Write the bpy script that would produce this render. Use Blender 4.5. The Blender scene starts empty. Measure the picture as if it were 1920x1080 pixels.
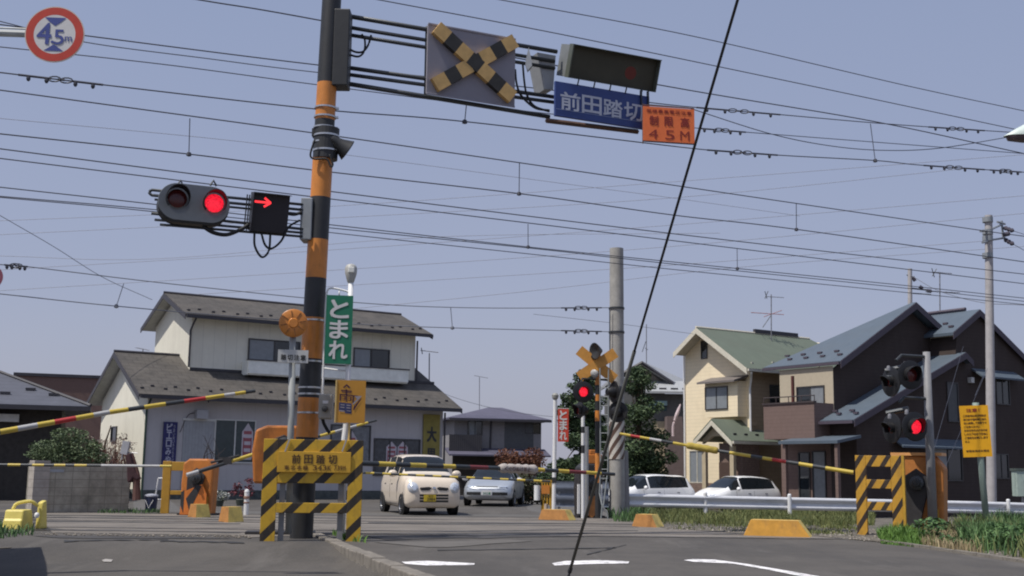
import bpy, bmesh, math, random
from mathutils import Vector, Matrix
from mathutils.bvhtree import BVHTree
random.seed(7)
S = bpy.context.scene
COL = S.collection
# ---------------------------------------------------------------- camera
F = 2220.0; CX, CY = 960.0, 540.0
PITCH = math.atan((884-540)/F); ROLL = 0.0138; CAMH = 1.15
fw = Vector((0, math.cos(PITCH), math.sin(PITCH))); r0 = Vector((1, 0, 0)); u0 = Vector((0, -math.sin(PITCH), math.cos(PITCH)))
RV = r0*math.cos(ROLL)+u0*math.sin(ROLL); UV = u0*math.cos(ROLL)-r0*math.sin(ROLL)
cam = bpy.data.cameras.new('camera'); camo = bpy.data.objects.new('camera', cam); COL.objects.link(camo)
m = Matrix.Identity(4)
for i in range(3):
    m[i][0] = RV[i]; m[i][1] = UV[i]; m[i][2] = -fw[i]
m[2][3] = CAMH
camo.matrix_world = m
cam.sensor_width = 36; cam.lens = 36*F/1920; cam.clip_end = 6000; cam.clip_start = 0.1
S.camera = camo
# ---------------------------------------------------------------- sky and sun
SUN_EL = math.radians(61); SH = Vector((-0.86, -0.51)).normalized()
w = bpy.data.worlds.new('World'); S.world = w; w.use_nodes = True
nt = w.node_tree; nt.nodes.clear()
out = nt.nodes.new('ShaderNodeOutputWorld'); bg = nt.nodes.new('ShaderNodeBackground')
sky = nt.nodes.new('ShaderNodeTexSky'); sky.sky_type = 'NISHITA'; sky.sun_disc = False
sky.sun_elevation = SUN_EL; sky.sun_rotation = math.atan2(SH.x, SH.y)
sky.dust_density = 3.0; sky.air_density = 1.0; sky.ozone_density = 2.2; sky.altitude = 50
mixc = nt.nodes.new('ShaderNodeMix'); mixc.data_type = 'RGBA'; mixc.blend_type = 'MIX'; mixc.inputs[0].default_value = 0.72
mixc.inputs[7].default_value = (4.05, 4.45, 6.1, 1)
tcw = nt.nodes.new('ShaderNodeTexCoord'); spw = nt.nodes.new('ShaderNodeSeparateXYZ'); rmp = nt.nodes.new('ShaderNodeValToRGB')
nt.links.new(tcw.outputs['Generated'], spw.inputs[0])
nzw = nt.nodes.new('ShaderNodeTexNoise'); nzw.inputs['Scale'].default_value = 2.2; nzw.inputs['Detail'].default_value = 5; nt.links.new(tcw.outputs['Generated'], nzw.inputs['Vector'])
adw = nt.nodes.new('ShaderNodeMath'); adw.operation = 'MULTIPLY_ADD'; nt.links.new(nzw.outputs[0], adw.inputs[0]); adw.inputs[1].default_value = .16; nt.links.new(spw.outputs[2], adw.inputs[2])
nt.links.new(adw.outputs[0], rmp.inputs[0])
els = rmp.color_ramp.elements; els[0].position = .03; els[0].color = (.50, .495, .59, 1); els[1].position = .55; els[1].color = (.315, .38, .57, 1)
e_ = rmp.color_ramp.elements.new(.22); e_.color = (.40, .432, .59, 1)
mulw = nt.nodes.new('ShaderNodeMix'); mulw.data_type = 'RGBA'; mulw.blend_type = 'MULTIPLY'; mulw.inputs[0].default_value = 1; nt.links.new(rmp.outputs[0], mulw.inputs[6]); mulw.inputs[7].default_value = (10, 10, 10, 1)
nt.links.new(mulw.outputs[2], mixc.inputs[7])
nt.links.new(sky.outputs[0], mixc.inputs[6]); nt.links.new(mixc.outputs[2], bg.inputs[0])
bg.inputs[1].default_value = 0.082
nt.links.new(bg.outputs[0], out.inputs[0])
sl = bpy.data.lights.new('sun', 'SUN'); sl.energy = 3.3; sl.angle = math.radians(0.5); sl.color = (1, .95, .87)
so = bpy.data.objects.new('sun', sl); COL.objects.link(so)
sdir = Vector((SH.x*math.cos(SUN_EL), SH.y*math.cos(SUN_EL), math.sin(SUN_EL)))
so.rotation_euler = sdir.to_track_quat('Z', 'Y').to_euler(); so.location = (-20, -10, 40)
S.view_settings.view_transform = 'Standard'; S.view_settings.look = 'None'; S.view_settings.gamma = 1
S.view_settings.exposure = 0.30
S.cycles.filter_width = 2.0
# ---------------------------------------------------------------- pixel helpers (photo pixels 1920x1080 -> world)
def ray(px, py): return fw + RV*((px-CX)/F) - UV*((py-CY)/F)
def at(px, py, Y):
    d = ray(px, py); return Vector((0, 0, CAMH)) + d*(Y/d.y)
def G(px, py, z=0.0):
    d = ray(px, py); return Vector((0, 0, CAMH)) + d*((z-CAMH)/d.z)
def atz(px, Y, z):
    a = at(px, 884, Y); a.z = z; return a
# ---------------------------------------------------------------- materials
def lin(h):
    h = h.lstrip('#'); v = [int(h[i:i+2], 16)/255 for i in (0, 2, 4)]
    return tuple(((c+.055)/1.055)**2.4 if c > .04045 else c/12.92 for c in v)
MATS = {}
def mat(name, c, rough=.6, metal=0, noise=.12, scale=6, emis=0, spec=.5, bump=0, c2=None, coat=0, line=None, isl=0, detail=6):
    if name in MATS: return MATS[name]
    if isinstance(c, str): c = lin(c)
    M = bpy.data.materials.new(name); M.use_nodes = True; n = M.node_tree; b = n.nodes['Principled BSDF']
    b.inputs['Roughness'].default_value = rough; b.inputs['Metallic'].default_value = metal
    b.inputs['Specular IOR Level'].default_value = spec
    if coat: b.inputs['Coat Weight'].default_value = coat; b.inputs['Coat Roughness'].default_value = .06
    b.inputs['Base Color'].default_value = (*c, 1)
    L = n.links.new
    tc = n.nodes.new('ShaderNodeTexCoord'); no = n.nodes.new('ShaderNodeTexNoise')
    no.inputs['Scale'].default_value = scale; no.inputs['Detail'].default_value = detail; no.inputs['Roughness'].default_value = .65
    L(tc.outputs['Object'], no.inputs['Vector'])
    cr = n.nodes.new('ShaderNodeMapRange'); cr.inputs[1].default_value = .3; cr.inputs[2].default_value = .7
    L(no.outputs[0], cr.inputs[0])
    mx = n.nodes.new('ShaderNodeMix'); mx.data_type = 'RGBA'
    ca = tuple(min(1, v*(1-noise)) for v in c); cb = tuple(min(1, v*(1+noise)) for v in c)
    if c2: cb = lin(c2) if isinstance(c2, str) else c2; ca = c
    mx.inputs[6].default_value = (*ca, 1); mx.inputs[7].default_value = (*cb, 1)
    L(cr.outputs[0], mx.inputs[0]); res = mx.outputs[2]
    if isl:
        ge = n.nodes.new('ShaderNodeNewGeometry'); L(ge.outputs['Random Per Island'], mx.inputs[0])
        b.inputs['Subsurface Weight'].default_value = 0
    if line:   # (axis, period, width, darkness[, axis2, period2, brickoffset])
        sp = n.nodes.new('ShaderNodeSeparateXYZ'); L(tc.outputs['Object'], sp.inputs[0])
        def grooves(axis, period, width, off=None):
            a = n.nodes.new('ShaderNodeMath'); a.operation = 'DIVIDE'; L(sp.outputs[axis], a.inputs[0]); a.inputs[1].default_value = period
            src = a.outputs[0]
            if off is not None:
                a3 = n.nodes.new('ShaderNodeMath'); a3.operation = 'ADD'; L(src, a3.inputs[0]); L(off, a3.inputs[1]); src = a3.outputs[0]
            f = n.nodes.new('ShaderNodeMath'); f.operation = 'FRACT'; L(src, f.inputs[0])
            g = n.nodes.new('ShaderNodeMath'); g.operation = 'LESS_THAN'; L(f.outputs[0], g.inputs[0]); g.inputs[1].default_value = width
            return g.outputs[0]
        g = grooves(line[0], line[1], line[2])
        if len(line) > 4:
            off = None
            if len(line) > 6:
                d = n.nodes.new('ShaderNodeMath'); d.operation = 'DIVIDE'; L(sp.outputs[line[0]], d.inputs[0]); d.inputs[1].default_value = line[1]
                fl = n.nodes.new('ShaderNodeMath'); fl.operation = 'FLOOR'; L(d.outputs[0], fl.inputs[0])
                mu = n.nodes.new('ShaderNodeMath'); mu.operation = 'MULTIPLY'; L(fl.outputs[0], mu.inputs[0]); mu.inputs[1].default_value = line[6]
                off = mu.outputs[0]
            g2 = grooves(line[4], line[5], line[2]*line[1]/line[5], off)
            mm = n.nodes.new('ShaderNodeMath'); mm.operation = 'MAXIMUM'; L(g, mm.inputs[0]); L(g2, mm.inputs[1]); g = mm.outputs[0]
        m2 = n.nodes.new('ShaderNodeMix'); m2.data_type = 'RGBA'; L(g, m2.inputs[0]); L(res, m2.inputs[6])
        k = line[3]; m2.inputs[7].default_value = (c[0]*k, c[1]*k, c[2]*k, 1); res = m2.outputs[2]
    L(res, b.inputs['Base Color'])
    if bump:
        bp = n.nodes.new('ShaderNodeBump'); bp.inputs['Strength'].default_value = bump; bp.inputs['Distance'].default_value = .01
        n2 = n.nodes.new('ShaderNodeTexNoise'); n2.inputs['Scale'].default_value = scale*12; n2.inputs['Detail'].default_value = 4
        L(tc.outputs['Object'], n2.inputs['Vector']); L(n2.outputs[0], bp.inputs['Height']); L(bp.outputs[0], b.inputs['Normal'])
    if emis:
        b.inputs['Emission Color'].default_value = (*c, 1); b.inputs['Emission Strength'].default_value = emis
    MATS[name] = M; return M
def stripes(name, c1, c2, period, kx, kz, rough=.55, phase=0, duty=.5, polar=False, noise=.12):
    M = mat(name, c1, rough, noise=noise, scale=9, bump=.15); n = M.node_tree; L = n.links.new; b = n.nodes['Principled BSDF']
    src = b.inputs['Base Color'].links[0].from_socket
    tc = [x for x in n.nodes if x.type == 'TEX_COORD'][0]
    sp = n.nodes.new('ShaderNodeSeparateXYZ'); L(tc.outputs['Object'], sp.inputs[0])
    def ma(op, a, bb):
        x = n.nodes.new('ShaderNodeMath'); x.operation = op
        for i, v in enumerate((a, bb)):
            if v is None: continue
            if isinstance(v, (int, float)): x.inputs[i].default_value = v
            else: L(v, x.inputs[i])
        return x.outputs[0]
    hx = ma('ARCTAN2', sp.outputs[1], sp.outputs[0]) if polar else sp.outputs[0]
    t = ma('ADD', ma('MULTIPLY', hx, kx), ma('MULTIPLY', sp.outputs[2], kz))
    t = ma('FRACT', ma('ADD', ma('DIVIDE', t, period), 40+phase), None)
    t = ma('LESS_THAN', t, duty)
    mx = n.nodes.new('ShaderNodeMix'); mx.data_type = 'RGBA'; L(t, mx.inputs[0]); L(src, mx.inputs[6]); mx.inputs[7].default_value = (*(lin(c2) if isinstance(c2, str) else c2), 1)
    L(mx.outputs[2], b.inputs['Base Color']); return M
def weather(M, amt=.35, scale=(1, 1, 1), lo=.45, hi=.75, dirt=(.09, .075, .06), detail=8, speck=0):
    n = M.node_tree; L = n.links.new; b = n.nodes['Principled BSDF']; src = b.inputs['Base Color'].links[0].from_socket
    tc = [x for x in n.nodes if x.type == 'TEX_COORD'][0]; mp = n.nodes.new('ShaderNodeMapping'); mp.inputs['Scale'].default_value = scale; L(tc.outputs['Object'], mp.inputs[0])
    no = n.nodes.new('ShaderNodeTexNoise'); no.inputs['Scale'].default_value = 1; no.inputs['Detail'].default_value = detail; no.inputs['Roughness'].default_value = .7; L(mp.outputs[0], no.inputs['Vector'])
    mr = n.nodes.new('ShaderNodeMapRange'); mr.inputs[1].default_value = lo; mr.inputs[2].default_value = hi; mr.inputs[4].default_value = amt; L(no.outputs[0], mr.inputs[0])
    mx = n.nodes.new('ShaderNodeMix'); mx.data_type = 'RGBA'; L(mr.outputs[0], mx.inputs[0]); L(src, mx.inputs[6]); mx.inputs[7].default_value = (*dirt, 1); L(mx.outputs[2], b.inputs['Base Color']); return M
def glass(name, c='#1c2226', rough=.06):
    M = mat(name, c, rough, noise=.3, scale=1.2, spec=.8); return M
# ---------------------------------------------------------------- mesh builder
class MB:
    def __init__(s): s.v = []; s.f = []; s.m = []; s.M = Matrix.Identity(4)
    def add(s, vs, fs, mi=0):
        o = len(s.v); s.v += [s.M @ Vector(p) for p in vs]
        s.f += [[i+o for i in f] for f in fs]; s.m += [mi]*len(fs); return s
    def box(s, x0, x1, y0, y1, z0, z1, mi=0, R=None, c=None):
        vs = [Vector((x, y, z)) for x in (x0, x1) for y in (y0, y1) for z in (z0, z1)]
        if R is not None:
            c = Vector(c or (0, 0, 0)); vs = [R @ p + c for p in vs]
        return s.add(vs, [(0, 1, 3, 2), (4, 6, 7, 5), (0, 4, 5, 1), (2, 3, 7, 6), (0, 2, 6, 4), (1, 5, 7, 3)], mi)
    def cyl(s, p0, p1, r0_, r1_=None, n=16, cap=True, mi=0):
        r1_ = r0_ if r1_ is None else r1_
        p0 = Vector(p0); p1 = Vector(p1); d = (p1-p0).normalized(); q = d.to_track_quat('Z', 'Y')
        a = [q @ Vector((math.cos(2*math.pi*i/n), math.sin(2*math.pi*i/n), 0)) for i in range(n)]
        vs = [p0+x*r0_ for x in a]+[p1+x*r1_ for x in a]
        fs = [(i, (i+1) % n, n+(i+1) % n, n+i) for i in range(n)]
        if cap: fs += [tuple(range(n))[::-1], tuple(range(n, 2*n))]
        return s.add(vs, fs, mi)
    def tube(s, pts, r, n=6, mi=0, cap=True):
        pts = [Vector(p) for p in pts]; vs = []
        for i, p in enumerate(pts):
            d = (pts[min(i+1, len(pts)-1)]-pts[max(i-1, 0)]).normalized()
            up = Vector((0, 0, 1)) if abs(d.z) < .95 else Vector((1, 0, 0))
            a = d.cross(up).normalized(); b = d.cross(a)
            rr = r[i] if isinstance(r, (list, tuple)) else r
            vs += [p+(a*math.cos(2*math.pi*k/n)+b*math.sin(2*math.pi*k/n))*rr for k in range(n)]
        fs = [(i*n+k, i*n+(k+1) % n, (i+1)*n+(k+1) % n, (i+1)*n+k) for i in range(len(pts)-1) for k in range(n)]
        if cap: fs += [tuple(range(n)), tuple(range((len(pts)-1)*n, len(pts)*n))[::-1]]
        return s.add(vs, fs, mi)
    def lathe(s, prof, org=(0, 0, 0), axis=(0, 0, 1), n=24, mi=0, arc=(0, 2*math.pi)):
        q = Vector(axis).to_track_quat('Z', 'Y'); o = Vector(org); vs = []; full = abs(arc[1]-arc[0]-2*math.pi) < 1e-6
        k = n if full else n+1
        for (r, z) in prof:
            for i in range(k):
                a = arc[0]+(arc[1]-arc[0])*i/n; vs.append(o+q @ Vector((r*math.cos(a), r*math.sin(a), z)))
        fs = []
        for j in range(len(prof)-1):
            for i in range(n):
                i2 = (i+1) % k if full else i+1
                fs.append((j*k+i, j*k+i2, (j+1)*k+i2, (j+1)*k+i))
        return s.add(vs, fs, mi)
    def prism(s, pts, a, b, plane='xz', mi=0):
        n = len(pts)
        if plane == 'xz': vs = [(p[0], a, p[1]) for p in pts]+[(p[0], b, p[1]) for p in pts]
        elif plane == 'yz': vs = [(a, p[0], p[1]) for p in pts]+[(b, p[0], p[1]) for p in pts]
        else: vs = [(p[0], p[1], a) for p in pts]+[(p[0], p[1], b) for p in pts]
        fs = [tuple(range(n)), tuple(range(n, 2*n))[::-1]]+[(i, i+n, (i+1) % n+n, (i+1) % n) for i in range(n)]
        return s.add(vs, fs, mi)
    def slab(s, pts, t, mi=0):     # 3-D polygon given thickness straight down
        n = len(pts); pts = [Vector(p) for p in pts]; lo = [p-Vector((0, 0, t)) for p in pts]
        return s.add(pts+lo, [tuple(range(n)), tuple(range(n, 2*n))[::-1]]+[(i, i+n, (i+1) % n+n, (i+1) % n) for i in range(n)], mi)
    def build(s, name, mats, parent=None, smooth=False, bevel=0, origin=None, auto=None):
        me = bpy.data.meshes.new(name)
        o_ = Vector(origin) if origin is not None else Vector((0, 0, 0))
        me.from_pydata([tuple(p-o_) for p in s.v], [], s.f)
        if not isinstance(mats, (list, tuple)): mats = [mats]
        for x in mats: me.materials.append(x)
        for p, k in zip(me.polygons, s.m): p.material_index = k
        bm = bmesh.new(); bm.from_mesh(me); bmesh.ops.recalc_face_normals(bm, faces=bm.faces)
        if auto is not None: smooth = True
        for f in bm.faces: f.smooth = smooth
        if auto is not None:
            for e in bm.edges:
                if len(e.link_faces) == 2 and e.calc_face_angle(0) > math.radians(auto): e.smooth = False
        bm.to_mesh(me); bm.free(); me.update()
        ob = bpy.data.objects.new(name, me); COL.objects.link(ob)
        if parent: ob.parent = parent
        if origin is not None: ob.location = o_
        if bevel:
            bv = ob.modifiers.new('b', 'BEVEL'); bv.width = bevel; bv.segments = 2; bv.limit_method = 'ANGLE'; bv.angle_limit = .7
        return ob
def spline(pts, n=12):
    pts = [Vector(p) for p in pts]; P = [2*pts[0]-pts[1]]+pts+[2*pts[-1]-pts[-2]]; o = []
    for i in range(1, len(P)-2):
        for k in range(n):
            t = k/n; a, b, c, d = P[i-1], P[i], P[i+1], P[i+2]
            o.append(.5*((2*b)+(c-a)*t+(2*a-5*b+4*c-d)*t*t+(3*b-a-3*c+d)*t**3))
    o.append(pts[-1]); return o
def tag(o, label=None, cat=None, group=None, kind=None):
    if label: o['label'] = label
    if cat: o['category'] = cat
    if group: o['group'] = group
    if kind: o['kind'] = kind
    return o
def thing(name, label, cat, loc=(0, 0, 0), rz=0, group=None):
    o = bpy.data.objects.new(name, None); COL.objects.link(o); o.location = loc; o.rotation_euler = (0, 0, rz); o.empty_display_size = .2
    return tag(o, label, cat, group)
def local(root, p):
    R = Matrix.Rotation(-root.rotation_euler.z, 3, 'Z'); return R @ (Vector(p)-root.location)
def copy_tree(o, parent=None):
    c = o.copy(); COL.objects.link(c); c.parent = parent
    for ch in [x for x in bpy.data.objects if x.parent == o]: copy_tree(ch, c)
    return c
# ---------------------------------------------------------------- lettering
def glyph(mb, s, cx, cz, W, H, y, bold=0.0, mi=0, keep=False):
    cu = bpy.data.curves.new('t', 'FONT'); cu.body = s; cu.size = 1; cu.offset = 0; cu.resolution_u = 3
    ob = bpy.data.objects.new('t', cu); COL.objects.link(ob)
    dg = bpy.context.evaluated_depsgraph_get(); me = bpy.data.meshes.new_from_object(ob.evaluated_get(dg))
    vs = [v.co.copy() for v in me.vertices]; fs = [tuple(p.vertices) for p in me.polygons]
    bpy.data.objects.remove(ob); bpy.data.curves.remove(cu); bpy.data.meshes.remove(me)
    if not vs: return
    x0 = min(v.x for v in vs); x1 = max(v.x for v in vs); y0 = min(v.y for v in vs); y1 = max(v.y for v in vs)
    sx = W/max(x1-x0, 1e-4); sz = H/max(y1-y0, 1e-4)
    if keep: sx = sz = min(sx, sz)
    bo_ = bold*min(sx, sz)*.9
    for k, (ox, oz) in enumerate(((-bo_, -bo_), (bo_, bo_), (-bo_, bo_), (bo_, -bo_)) if bo_ else ((0, 0),)):
        mb.add([(cx+ox+(v.x-(x0+x1)/2)*sx, y-.0006*k, cz+oz+(v.y-(y0+y1)/2)*sz) for v in vs], fs, mi)
def vtext(mb, s, cx, z1, z0, W, y, bold=.02, gap=.12, mi=0):
    h = (z1-z0)/len(s)
    for i, ch in enumerate(s): glyph(mb, ch, cx, z1-h*(i+.5), W, h*(1-gap), y, bold, mi)
def htext(mb, s, x0, x1, cz, H, y, bold=.02, gap=.15, mi=0):
    w_ = (x1-x0)/len(s)
    for i, ch in enumerate(s):
        if ch != ' ': glyph(mb, ch, x0+w_*(i+.5), cz, w_*(1-gap), H, y, bold, mi)
# common materials
BLACK = mat('black_paint', '#2b2c2e', .5, noise=.15); DARK = mat('dark_rubber', '#1a1a1c', .65)
ORANGE = mat('orange_paint', (.62, .225, .04), .45, noise=.12, scale=3, bump=.1); YEL = mat('yellow_paint', (.54, .31, .03), .5, noise=.15, scale=7, bump=.1)
LYEL = mat('pale_yellow_paint', (.72, .55, .15), .6, noise=.15, scale=8, bump=.2); OBRN = mat('faded_orange_paint', (.42, .19, .05), .7, noise=.25, scale=6, bump=.2)
GALV = mat('galvanised_steel', (.36, .37, .38), .45, .5, noise=.15); WHITE = mat('white_enamel', (.78, .78, .78), .35, noise=.04)
DSTEEL = mat('dark_steel', (.06, .065, .07), .45, .4); GREYP = mat('grey_paint', (.25, .27, .29), .5, noise=.1)
CONC = mat('pole_concrete', (.36, .35, .33), .85, noise=.16, scale=5, bump=.3)
REDL = mat('lit_red_lens', (.95, .015, .04), .3, noise=.03, emis=.95); REDD = mat('unlit_red_lens', (.09, .012, .012), .2, noise=.2)
SILV = mat('silver_band', (.55, .55, .55), .3, .8)

LBK = mat('lamp_black', (.011, .011, .013), .5, noise=.2)
for M_ in (YEL, ORANGE, OBRN, LYEL): weather(M_, .55, (5, 5, 1.6), .5, .78, (.12, .075, .04))
weather(WHITE, .35, (4, 4, 1.2), .5, .8, (.3, .27, .22)); weather(BLACK, .4, (3, 3, 1), .5, .8, (.06, .055, .05)); weather(GALV, .4, (4, 4, 1), .5, .8, (.2, .15, .1)); weather(CONC, .5, (3, 3, .5), .45, .75, (.16, .145, .13))

n_ = REDL.node_tree; vo = n_.nodes.new('ShaderNodeTexVoronoi'); vo.inputs['Scale'].default_value = 48; tc_ = [x for x in n_.nodes if x.type == 'TEX_COORD'][0]
mr_ = n_.nodes.new('ShaderNodeMapRange'); mr_.inputs[1].default_value = .1; mr_.inputs[2].default_value = .75; mr_.inputs[3].default_value = 1.25; mr_.inputs[4].default_value = .45
n_.links.new(tc_.outputs['Object'], vo.inputs['Vector']); n_.links.new(vo.outputs[0], mr_.inputs[0]); n_.links.new(mr_.outputs[0], n_.nodes['Principled BSDF'].inputs['Emission Strength'])
# ---------------------------------------------------------------- ground
def sst(a, b, x):
    t = max(0, min(1, (x-a)/(b-a))); return t*t*(3-2*t)
KA, KB = G(592, 1003), G(785, 1080)
def kerbx(y): return KA.x+(KB.x-KA.x)*(y-KA.y)/(KB.y-KA.y)
def gz(x, y):
    z = -0.5*sst(33, 41, y)*sst(0, 6, x) - 0.6*sst(55, 80, y)
    if y < 21: z -= 0.2*sst(19.1, 16.5, y)*sst(kerbx(y)-.05, kerbx(y)-.14, x)
    return z
def frange(a, b, s):
    o = []; x = a
    while x < b-1e-6: o.append(x); x += s
    return o
xs = [-3000, -800, -250, -100, -60]+frange(-40, -10, 2)+frange(-10, 0, .125)+frange(0, 12, .5)+frange(12, 44, 2)+[44, 70, 120, 300, 900, 3000]
ys = [-200, -40, -5, 2, 6]+frange(8, 24, .4)+frange(24, 44, .6)+frange(44, 90, 3)+[90, 120, 200, 500, 1200, 3000]
g = MB(); g.add([(x, y, gz(x, y)) for y in ys for x in xs], [(j*len(xs)+i, j*len(xs)+i+1, (j+1)*len(xs)+i+1, (j+1)*len(xs)+i) for j in range(len(ys)-1) for i in range(len(xs)-1)])
ASPH = mat('asphalt', (.078, .070, .062), .9, noise=.26, scale=.6, bump=.5, detail=10)
weather(ASPH, .9, (.35, .12, 1), .47, .62, (.05, .046, .043), 10); weather(ASPH, .6, (55, 55, 55), .52, .72, (.16, .15, .14), 3); weather(ASPH, .7, (1.2, .2, 1), .54, .66, (.12, .11, .10), 10)
go = g.build('ground', ASPH, smooth=True); tag(go, kind='structure')
def sheet(name, pts, m_, z=.004, kind='structure', sub=True, px=True):
    P = [(G(*p) if px else Vector((*p, 0))) for p in pts]
    b = MB(); b.add([(p.x, p.y, gz(p.x, p.y)+z) for p in P], [tuple(range(len(P)))])
    o = b.build(name, m_); tag(o, kind=kind); return o
DECK = mat('crossing_concrete', (.175, .155, .135), .9, noise=.24, scale=.9, bump=.4, detail=9)
def jag(a, b, n, am):
    return [(a[0]+(b[0]-a[0])*i/n, a[1]+(b[1]-a[1])*i/n+random.uniform(-am, am)) for i in range(n)]
deck_pts = jag((66, 961), (700, 969), 6, .3)+jag((700, 969), (1190, 973), 6, .3)+jag((1190, 976), (1700, 996), 4, .3)+jag((1700, 1014), (1000, 1003), 12, .6)+jag((1000, 1003), (600, 1002), 10, .8)+jag((600, 1003), (440, 1009), 5, .8)+jag((440, 1004), (60, 999), 10, .8)
sheet('crossing_deck', deck_pts, DECK, .006)
weather(DECK, .7, (.25, 3.5, 1), .5, .68, (.13, .115, .10), 8); weather(DECK, .5, (40, 40, 40), .52, .75, (.1, .09, .08), 3)
SOIL = mat('ballast_soil', (.13, .115, .095), .95, noise=.4, scale=3, bump=1.0, detail=10)
sheet('track_bed', [(1190, 968), (1400, 968), (1930, 978), (2300, 990), (2300, 1090), (1930, 1056), (1860, 1045), (1740, 1029), (1640, 1016), (1530, 1006), (1400, 1002), (1240, 990)], SOIL, .012)
sheet('verge', [(-300, 950), (62, 958), (58, 1002), (20, 1018), (-300, 1018)], SOIL, .012)
YARD = mat('yard_asphalt', (.105, .1, .095), .95, noise=.2, scale=1.2, bump=.5)
sheet('shop_yard', [(250, 925), (1000, 935), (1190, 968), (1190, 971), (700, 967), (250, 960)], YARD, .003)
# narrow dark and pale strips, and cracks in front of the crossing
DKASPH = mat('dark_asphalt', (.055, .052, .052), .9, noise=.25, scale=2, bump=.4)
sheet('road_strip', jag((60, 1005), (440, 1008), 8, .7)+jag((440, 1011), (60, 1009), 8, .7), DKASPH, .008)
sheet('road_strip', jag((680, 1004), (1100, 1004), 10, .8)+jag((1100, 1007), (680, 1013), 9, 1.2), DKASPH, .008)
RPATCH = mat('worn_asphalt', (.115, .106, .097), .9, noise=.16, scale=1.4, bump=.4)
sheet('road_strip', jag((700, 1018), (1000, 1011), 6, 1)+jag((1000, 1016), (760, 1030), 6, 1.5), RPATCH, .008)
CRK = mat('crack_tar', (.035, .035, .036), .7)
for a, b_ in (((66, 966), (1180, 977)), ((70, 977), (480, 983)), ((690, 980), (1240, 984)), ((70, 992), (480, 1000)), ((700, 1000), (1500, 1001)), ((820, 1032), (1180, 1027)), ((1100, 1040), (1180, 1020)), ((120, 1013), (330, 1012)), ((300, 1014), (470, 1017)), ((60, 969), (480, 975)), ((500, 996), (1250, 995))):
    sheet('crack', jag(a, b_, 14, .5)+[(p[0], p[1]+1.1) for p in jag(a, b_, 14, .5)][::-1], CRK, .0095)
RAIL = mat('worn_rail_steel', (.42, .39, .36), .3, .8, noise=.2)
GRV = mat('rail_groove', (.05, .045, .04), .95)
RLIST = []
for i, (yy, nm) in enumerate(((21.9, 'first'), (23.0, 'second'), (26.0, 'third'), (27.07, 'fourth'))):
    b = MB(); sl_ = .055
    for x0, x1 in ((-60, -10), (-10, 6), (6, 70)):
        y0, y1 = yy+x0*sl_, yy+x1*sl_
        b.add([(x0, y0-.035, .016), (x1, y1-.035, .016), (x1, y1+.035, .016), (x0, y0+.035, .016)], [(0, 1, 2, 3)])
        b.add([(x0, y0-.035, .016), (x1, y1-.035, .016), (x1, y1-.035, .0), (x0, y0-.035, .0)], [(0, 1, 2, 3)])
        b.add([(x0, y0+.036, .0105), (x1, y1+.036, .0105), (x1, y1+.12, .0105), (x0, y0+.12, .0105)], [(0, 1, 2, 3)], 1)
        b.add([(x0, y0-.08, .0105), (x1, y1-.08, .0105), (x1, y1-.036, .0105), (x0, y0-.036, .0105)], [(0, 1, 2, 3)], 1)
    o = b.build('rail', [RAIL, GRV]); tag(o, 'steel rail crossing the road, %s from the camera' % nm, 'rail', 'rails of the crossing')
# painted lines on the near road
LINE = mat('road_line_paint', (.82, .8, .8), .7, noise=.08, scale=5)
weather(LINE, .8, (6, 6, 6), .5, .62, (.12, .115, .11), 9)
sheet('stop_line', [(753, 1054), (800, 1052.2), (890, 1057), (889, 1060), (800, 1061), (760, 1058)], LINE, .006)
sheet('stop_line', [(1035, 1057), (1060, 1052.5), (1125, 1051), (1180, 1053.5), (1178, 1057), (1100, 1058.5), (1040, 1061)], LINE, .006)
sheet('stop_line', [(1282, 1051), (1300, 1049), (1340, 1050), (1400, 1058), (1500, 1075), (1560, 1086), (1535, 1088), (1440, 1069), (1375, 1057.5), (1300, 1054)], LINE, .006)
sheet('worn_paint', [(192, 1028), (200, 1027.2), (213, 1027.8), (210, 1029.6), (196, 1029.4)], mat('worn_line_paint', (.35, .33, .31), .8), .012)
# kerb
KC = mat('kerb_concrete', (.20, .18, .155), .95, noise=.3, scale=5, bump=.8, detail=10)
dk = (KB-KA).normalized(); nk = Vector((dk.y, -dk.x, 0)); Lk = (KB-KA).length+6
t = 0; kb = MB(); random.seed(3)
while t < Lk:
    l = .6; a = KA+dk*t; b2 = KA+dk*(t+l-.015)
    j = random.uniform(-.008, .008); h = .035+random.uniform(-.01, .01)
    pts = [a+nk*(.11+j), b2+nk*(.11+j), b2-nk*(.09-j), a-nk*(.09-j)]
    if nk.x > 0: pts = pts
    kb.add([(p.x, p.y, -.3) for p in pts]+[(p.x, p.y, h) for p in pts], [(0, 1, 2, 3), (4, 5, 6, 7), (0, 1, 5, 4), (1, 2, 6, 5), (2, 3, 7, 6), (3, 0, 4, 7)])
    t += l
o = kb.build('kerb', KC, bevel=.015); tag(o, kind='structure')
e0 = G(1636, 1014.5); e1 = G(1935, 1058)
b = MB(); d_ = (e1-e0); n_ = Vector((-d_.y, d_.x, 0)).normalized()
for i in range(14):
    a = e0+d_*(i/14); c = e0+d_*((i+.97)/14); h = .035+random.uniform(0, .012)
    q = [a, c, c+n_*.1, a+n_*.1]; b.add([(p.x, p.y, 0) for p in q]+[(p.x, p.y, h) for p in q], [(4, 5, 6, 7), (0, 1, 5, 4), (1, 2, 6, 5), (2, 3, 7, 6), (3, 0, 4, 7)])
o = b.build('kerb', KC); tag(o, kind='structure')

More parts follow.
